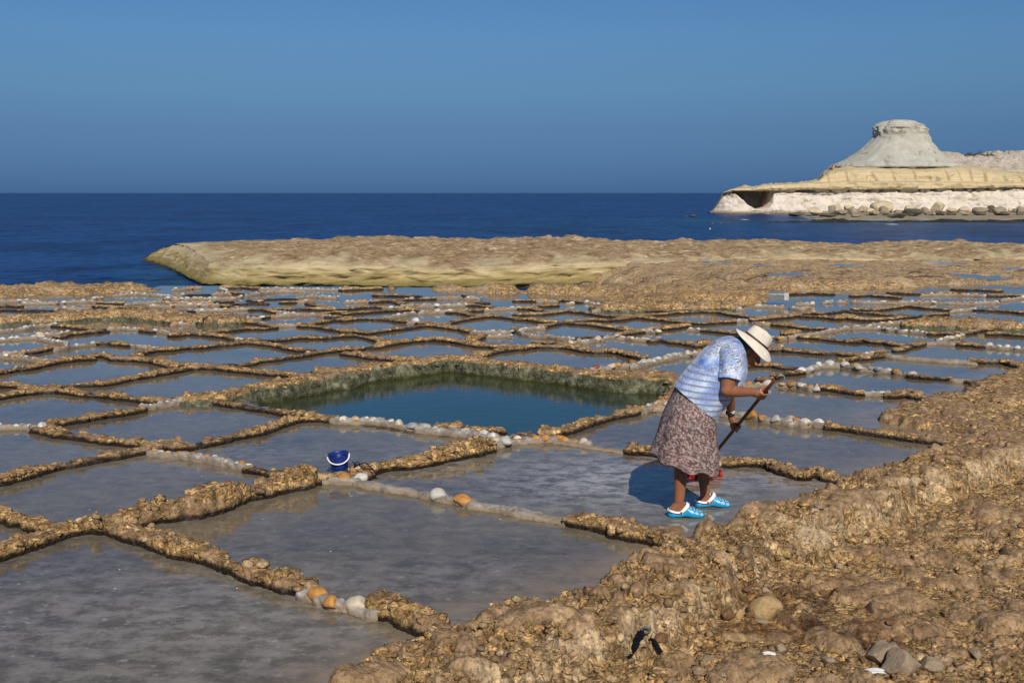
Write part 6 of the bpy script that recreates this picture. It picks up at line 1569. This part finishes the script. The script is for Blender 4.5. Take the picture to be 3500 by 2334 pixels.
def sleeve(sh, cuff, r0, r1, depth_out):
    sh = np.asarray(sh); cuff = np.asarray(cuff); ax = cuff-sh; ax /= np.linalg.norm(ax); s = np.cross(ax, lat); s /= np.linalg.norm(s); b2 = np.cross(ax, s); out = []
    q = np.linspace(0, 2*np.pi, 48, endpoint=False)
    for f in np.linspace(-.34, 1, 30):
        c = sh+(cuff-sh)*f; r_ = r0+(r1-r0)*max(0, f); w = 1+.03*np.sin(q*5+f*6)*max(0, f)+.02*np.sin(q*9)*max(0, f)
        if f < .10: r_ *= math.sqrt(max(0.01, 1-((.10-f)/.445)**2))
        out.append(c+(np.cos(q)[:, None]*s*r_*1.0+np.sin(q)[:, None]*b2*r_)*w[:, None])
    c = cuff-ax*.012; out.append(c+(np.cos(q)[:, None]*s+np.sin(q)[:, None]*b2)*(r1-.006)); return out
SL1 = ring_loft('sleeve', sleeve(PP(772, 268, YC-.150), PP(746, 478, YC-.212), .094, .074, 0), M_SHIRT, parent=None)
SL2 = ring_loft('sleeve', sleeve(PP(800, 300, YC+.150), PP(765, 500, YC+.19), .085, .070, 0), M_SHIRT, parent=None)
for _o in (SL1, SL2):
    uvl = _o.data.uv_layers[0].data; arr = np.zeros(len(uvl)*2, np.float32); uvl.foreach_get('uv', arr); arr[1::2] = arr[1::2]*.4+.55; uvl.foreach_set('uv', arr)
# a white undershirt collar showing below the chin
q = np.linspace(0, 2*np.pi, 40, endpoint=False)

# ---- skirt
def skirt_material():
    t = NT('skirt_fabric'); uvn = t.n('ShaderNodeUVMap'); UV = t.map(uvn.outputs[0], (1.35, .74, 1))
    big = t.noise(UV, 6, 3); c0 = t.ramp(big, [(.35, (.26, .115, .10)), (.5, (.32, .19, .165)), (.65, (.23, .175, .155))])
    def cells(scale):
        v = t.n('ShaderNodeTexVoronoi'); v.inputs['Scale'].default_value = scale; t.l(UV, v.inputs['Vector']); return v
    for sc_, rad in ((30, .42), (58, .44)):
        v = cells(sc_); sc_c = t.n('ShaderNodeSeparateColor'); t.l(v.outputs['Color'], sc_c.inputs[0]); d = v.outputs['Distance']
        pal = t.ramp(sc_c.outputs[0], [(0, (.38, .31, .27)), (.25, (.33, .125, .105)), (.45, (.09, .065, .062)), (.6, (.27, .25, .235)), (.8, (.42, .23, .20))], 'CONSTANT')
        ring = t.mrange(t.math('ABSOLUTE', t.math('SUBTRACT', d, rad*.72)), .10, .05); core = t.mrange(d, rad*.40, rad*.30)
        c0 = t.mix(t.math('MULTIPLY', ring, .6), c0, (.46, .40, .36)); c0 = t.mix(t.math('MULTIPLY', core, .85), c0, pal)
        edge = t.mrange(d, rad*1.15, rad*1.4, 0, .6); c0 = t.mix(edge, c0, (.075, .05, .05))
    n = t.noise(t.pos(), 14, 3)
    return t.set(c0, .75, .25, t.bump(n, .15, .01))
M_SKIRT = skirt_material()
sk = [((352, 518), (632, 742), .188), ((318, 590), (644, 792), .215), ((272, 680), (652, 868), .235), ((236, 780), (658, 946), .252), ((205, 880), (662, 1028), .266), ((172, 965), (666, 1090), .275), ((156, 1008), (668, 1128), .278)]
Ks = smooth_pts(np.array([[*a, *b, w] for a, b, w in sk], float), 48); rings = []
for i, k in enumerate(Ks):
    f = i/(len(Ks)-1); rg_, q = section(k[:2], k[2:4], k[4], 120, 2.1); ctr = rg_.mean(0); d = rg_-ctr
    wr = 1+f**1.3*(.034*np.sin(q*8+1.2+f)+.020*np.sin(q*13+.4)+.015*np.sin(q*5-f*2)); r2 = ctr+d*wr[:, None]
    r2[:, 2] -= f**2*(.030*np.clip(np.sin(q), 0, 1)+.012*np.sin(q*8+1.2))            # hem dips on the near side
    rings.append(r2)
last = rings[-1]; inn = last.mean(0)+(last-last.mean(0))*.975; inn[:, 2] += .012
ring_loft('skirt', rings+[inn], M_SKIRT)

# ---- hat
def hat_material():
    t = NT('hat_straw'); P = t.pos(); n = t.noise(P, 260, 4); b = t.noise(P, 18, 4)
    return t.set(t.ramp(b, [(.3, (.64, .55, .43)), (.7, (.80, .72, .60))]), .75, .25, t.bump(n, .25, .002))
M_HAT = hat_material(); hcen = PP(945, 190, yh); Rb = .0945
def hat_pt(r_, a, h): return hcen+axu*(r_*math.cos(a))+lat*(r_*math.sin(a)*.93)+axa*h
m = 72; rings = []; hat = None
an = np.linspace(0, 2*np.pi, m, endpoint=False)
def brim_h(f, a): return -(f**1.25)*(.018+.050*abs(math.sin(a))**1.4) - (.028*f**2*max(0, math.cos(a))**3) + .010*f*math.sin(3*a+.8) + (.010*f**2*max(0, -math.cos(a))**2)
for f in np.linspace(1, 0, 14): rings.append([hat_pt(Rb+.070*f*(1+.05*math.sin(2*a+1)), a, brim_h(f, a)) for a in an])
for h, r_ in ((.012, Rb*.985), (.030, Rb*.965), (.050, Rb*.94), (.068, Rb*.90), (.082, Rb*.83), (.092, Rb*.72), (.098, Rb*.56), (.099, Rb*.38), (.097, Rb*.2), (.096, .002)):
    rings.append([hat_pt(r_, a, h*(1-.10*(r_ < Rb*.6)*abs(math.cos(a))) - .010*math.exp(-((math.sin(a))/.35)**2)*(h > .09)) for a in an])
hat = ring_loft('hat', rings, M_HAT)
mod = hat.modifiers.new('t', 'SOLIDIFY'); mod.thickness = .003; mod.offset = 0
rg3 = []
for h, e in ((.004, .001), (.005, .0055), (.015, .0050), (.016, .0005)): rg3.append([hat_pt(Rb*(1-.0012*h*1000/12)+e, a, h) for a in an])
ring_loft('hat_band', rg3, plain('hat_band_leather', (.055, .022, .014), .5, .4, .4, 150))

# ---- watch on the far wrist
wd = (wr_f-elb_f)/np.linalg.norm(wr_f-elb_f); wc = wr_f-wd*.012; wa = np.cross(wd, lat); wa /= np.linalg.norm(wa); wb = np.cross(wd, wa)
bm = bmesh.new(); tube(bm, [wc+(wa*math.cos(a)+wb*math.sin(a))*.031 for a in np.linspace(0, 2*np.pi, 28, endpoint=False)], .0062, 8, closed=True); watch = put('watch', bm, plain('watch_black', (.008, .008, .009), .35, .5))
bm = bmesh.new(); bmesh.ops.create_cone(bm, segments=20, radius1=.017, radius2=.016, depth=.010, cap_ends=True); rot = Vector((0, 0, 1)).rotation_difference(Vector((.35, -.9, .2))).to_matrix()
bmesh.ops.rotate(bm, matrix=rot, verts=bm.verts); bmesh.ops.translate(bm, vec=wc+np.array([.35, -.9, .2])*.036, verts=bm.verts); o = from_bm('watch_face', bm, plain('watch_steel', (.5, .5, .5), .25, .6)); o.parent = watch

# ---- clogs
M_CLOG = plain('clog_blue', (.008, .30, .56), .38, .5, .08, 40); M_STRAP = plain('clog_white', (.78, .78, .77), .45, .4, .05, 60); M_BLK = plain('clog_rivet', (.01, .01, .01), .4)
def clog(h, f, sgn, label):
    """h heel point on the floor, f forward direction"""
    root = put('clog', bpy.data.objects.new('clog', None)); COL.objects.link(root); root['label'] = label
    s = np.array([-f[1], f[0], 0]); Lc = .262; h = np.array([h[0], h[1], -.004]); root.location = Vector(h)-Vector(PERSON)
    def w(u): return np.interp(u, [0, .04, .12, .3, .45, .6, .75, .88, .96, 1], [.016, .030, .038, .038, .039, .046, .049, .043, .028, .010])
    def top(u): return np.interp(u, [0, .05, .2, .34, .42, .52, .64, .80, .92, 1], [.040, .050, .046, .043, .070, .084, .070, .052, .040, .022])
    def bot(u): return np.interp(u, [0, .06, .3, .45, .62, .9, 1], [.012, .002, .006, .010, .004, .003, .014])
    def bend(u): return .010*math.sin(u*2.6)*sgn
    n = 48; q = np.linspace(0, 2*np.pi, 32, endpoint=False); rings = []
    for u in np.linspace(0, 1, n):
        W, T, B = w(u), top(u), bot(u); pts = []
        for a in q:
            cx = math.copysign(abs(math.cos(a))**.75, math.cos(a)); sz = math.sin(a)
            z = B+(T-B)*(.40+.60*abs(sz)**.85) if sz > 0 else B+(T-B)*.40*(1-abs(sz)**.5)
            ww = W*(1.0 if z < .5*T else 1-.10*((z-.5*T)/(.5*T)))
            if u < .42 and sz > .35: z = min(z, T*.60+.012)      # open back: the foot stands in it
            pts.append(f*(u*Lc)+s*(cx*ww+bend(u))+np.array([0, 0, z]))
        rings.append(pts)
    Rg = np.array(rings); o = mesh_np('shell', Rg.reshape(-1, 3), np.concatenate([grid_faces(n, 32, wrap_m=True), ]), M_CLOG, root)
    bm = bmesh.new(); bm.from_mesh(o.data); bmesh.ops.holes_fill(bm, edges=[e for e in bm.edges if e.is_boundary]); bmesh.ops.recalc_face_normals(bm, faces=bm.faces); bm.to_mesh(o.data); bm.free()
    for p_ in o.data.polygons: p_.use_smooth = True
    # white collar: low round the heel, up over the instep
    key = [(.0, 0, .052), (.06, .034, .052), (.20, .0415, .044), (.32, .0425, .046), (.42, .041, .066), (.50, .030, .088), (.535, 0, .100)]
    half = smooth_pts([np.array(k) for k in key], 36); full = np.concatenate([half, np.array([[a, -b, c] for a, b, c in half[::-1][1:-1]])])
    P_ = [f*(a*Lc)+s*(b+bend(a))+np.array([0, 0, c]) for a, b, c in full]
    bm = bmesh.new(); N_ = len(P_); rr = []
    for i, p in enumerate(P_):
        tdir = P_[(i+1) % N_]-P_[i-1]; tdir /= np.linalg.norm(tdir); outw = p-(f*(.30*Lc)+np.array([0, 0, .02])); outw = outw-(outw@tdir)*tdir; outw /= np.linalg.norm(outw); up_ = np.cross(tdir, outw)
        u_ = full[i][0]; hw = .0075+.006*float(sstep(.25, .5, np.array(u_)))
        rr.append([bm.verts.new(Vector(p+outw*a+up_*b*hw)) for a, b in ((.004, -1), (.0055, -.5), (.0055, .5), (.004, 1), (-.002, 1), (-.002, -1))])
    for i in range(N_):
        A, B = rr[i], rr[(i+1) % N_]
        for k in range(6): bm.faces.new((A[k], A[(k+1) % 6], B[(k+1) % 6], B[k]))
    bmesh.ops.recalc_face_normals(bm, faces=bm.faces); o = from_bm('strap', bm, M_STRAP, root)
    for sd in (-1, 1):
        c = f*(.335*Lc)+s*(sd*.0455+bend(.335))+np.array([0, 0, .046]); rot = Vector((0, 0, 1)).rotation_difference(Vector(s*sd)).to_matrix()
        bm = bmesh.new(); bmesh.ops.create_cone(bm, segments=20, radius1=.0125, radius2=.0115, depth=.007, cap_ends=True); bmesh.ops.rotate(bm, matrix=rot, verts=bm.verts); bmesh.ops.translate(bm, vec=c, verts=bm.verts); a_ = from_bm('rivet', bm, M_STRAP, root)
        bm = bmesh.new(); bmesh.ops.create_cone(bm, segments=16, radius1=.0078, radius2=.006, depth=.006, cap_ends=True); bmesh.ops.rotate(bm, matrix=rot, verts=bm.verts); bmesh.ops.translate(bm, vec=c+s*sd*.0035, verts=bm.verts); from_bm('rivet_head', bm, M_BLK, a_)
    # vents: white rimmed windows along the sole, small ovals over the toe
    def surf(u, a):
        W, T, B = w(u), top(u), bot(u); cx = math.copysign(abs(math.cos(a))**.75, math.cos(a)); z = B+(T-B)*(.40+.60*abs(math.sin(a))**.85); ww = W*(1.0 if z < .5*T else 1-.10*((z-.5*T)/(.5*T)))
        return f*(u*Lc)+s*(cx*ww+bend(u))+np.array([0, 0, z])
    def vent(u, a, sx, sy, name, dark):
        p = surf(u, a); du = surf(u+.01, a)-surf(u-.01, a); du /= np.linalg.norm(du); da = surf(u, a+.03)-surf(u, a-.03); da /= np.linalg.norm(da); nn_ = np.cross(du, da); nn_ /= np.linalg.norm(nn_)
        if nn_@(p-(f*(u*Lc)+np.array([0, 0, .02]))) < 0: nn_ = -nn_
        def plate(sx_, sy_, lift, nm, mat, par):
            bm = bmesh.new(); vs_ = [bm.verts.new(Vector(p+du*sx_*math.cos(t_)*(1.12 if abs(math.cos(t_)) > .6 else 1)+da*sy_*math.sin(t_)*(1.15 if abs(math.sin(t_)) > .6 else 1)+nn_*lift)) for t_ in np.linspace(0, 2*np.pi, 12, endpoint=False)]
            fc = bm.faces.new(vs_); r_ = bmesh.ops.extrude_face_region(bm, geom=[fc]); bmesh.ops.translate(bm, vec=Vector(-nn_*.004), verts=[v for v in r_['geom'] if isinstance(v, bmesh.types.BMVert)])
            bmesh.ops.recalc_face_normals(bm, faces=bm.faces); return from_bm(nm, bm, mat, par, False)
        a1 = plate(sx, sy, .0012, name, M_STRAP, root)
        if dark: plate(sx*.45, sy*.42, .0019, 'vent_hole', M_BLK, a1)
    for sd in (0, 1):
        for u in (.62, .755, .885): vent(u, .42 if sd == 0 else math.pi-.42, .0098, .0072, 'vent', True)
    for u, a in ((.60, .95), (.60, 1.45), (.60, 2.1), (.69, 1.0), (.69, 1.5), (.69, 2.1), (.77, 1.05), (.77, 1.6), (.77, 2.05), (.85, 1.2), (.85, 1.9), (.91, 1.5)): vent(u, a, .0048, .0032, 'vent', False)
    return root
clog(hn, fn, -1, 'blue clog on the near foot'); clog(hf, ff, 1, 'blue clog on the far foot')

# ------------------------------------------------------------------ a distant person in red, sitting in the sea cave
yc_ = HY+7.0; pc_ = AT(2608, 703, yc_); o = empty('person', tuple(pc_)); tag(o, 'tiny person in red sitting in the mouth of the sea cave', 'person')
bmb = bmesh.new(); limb([(0, 0, .12), (0, .03, .4), (0, .0, .66)], [.16, .17, .12], 10, 10); ellipsoid((0, -.02, .88), np.eye(3), (.10, .11, .13)); limb([(0, 0, .66), (0, 0, .78)], [.06, .06], 4, 8)
for s_ in (-1, 1):
    limb([(s_*.09, -.02, .14), (s_*.12, -.42, .34), (s_*.12, -.46, .02)], [.09, .075, .055], 10, 8); limb([(s_*.17, 0, .60), (s_*.22, -.15, .38), (s_*.12, -.34, .36)], [.05, .045, .035], 10, 8)
me0 = bpy.data.meshes.new('body'); bmb.to_mesh(me0); bmb.free(); tmp = bpy.data.objects.new('tmp', me0); COL.objects.link(tmp); m_ = tmp.modifiers.new('r', 'REMESH'); m_.mode = 'VOXEL'; m_.voxel_size = .03
dg = bpy.context.evaluated_depsgraph_get(); me1 = bpy.data.meshes.new_from_object(tmp.evaluated_get(dg)); bpy.data.objects.remove(tmp); me1.materials.clear(); me1.materials.append(plain('red_clothing', (.30, .02, .03))); link(bpy.data.objects.new('body', me1), o)
bm = bmesh.new(); bmesh.ops.create_icosphere(bm, subdivisions=2, radius=.125); bmesh.ops.translate(bm, vec=(0, .01, .92), verts=bm.verts); from_bm('hair', bm, plain('dark_hair', (.03, .02, .015)), o)
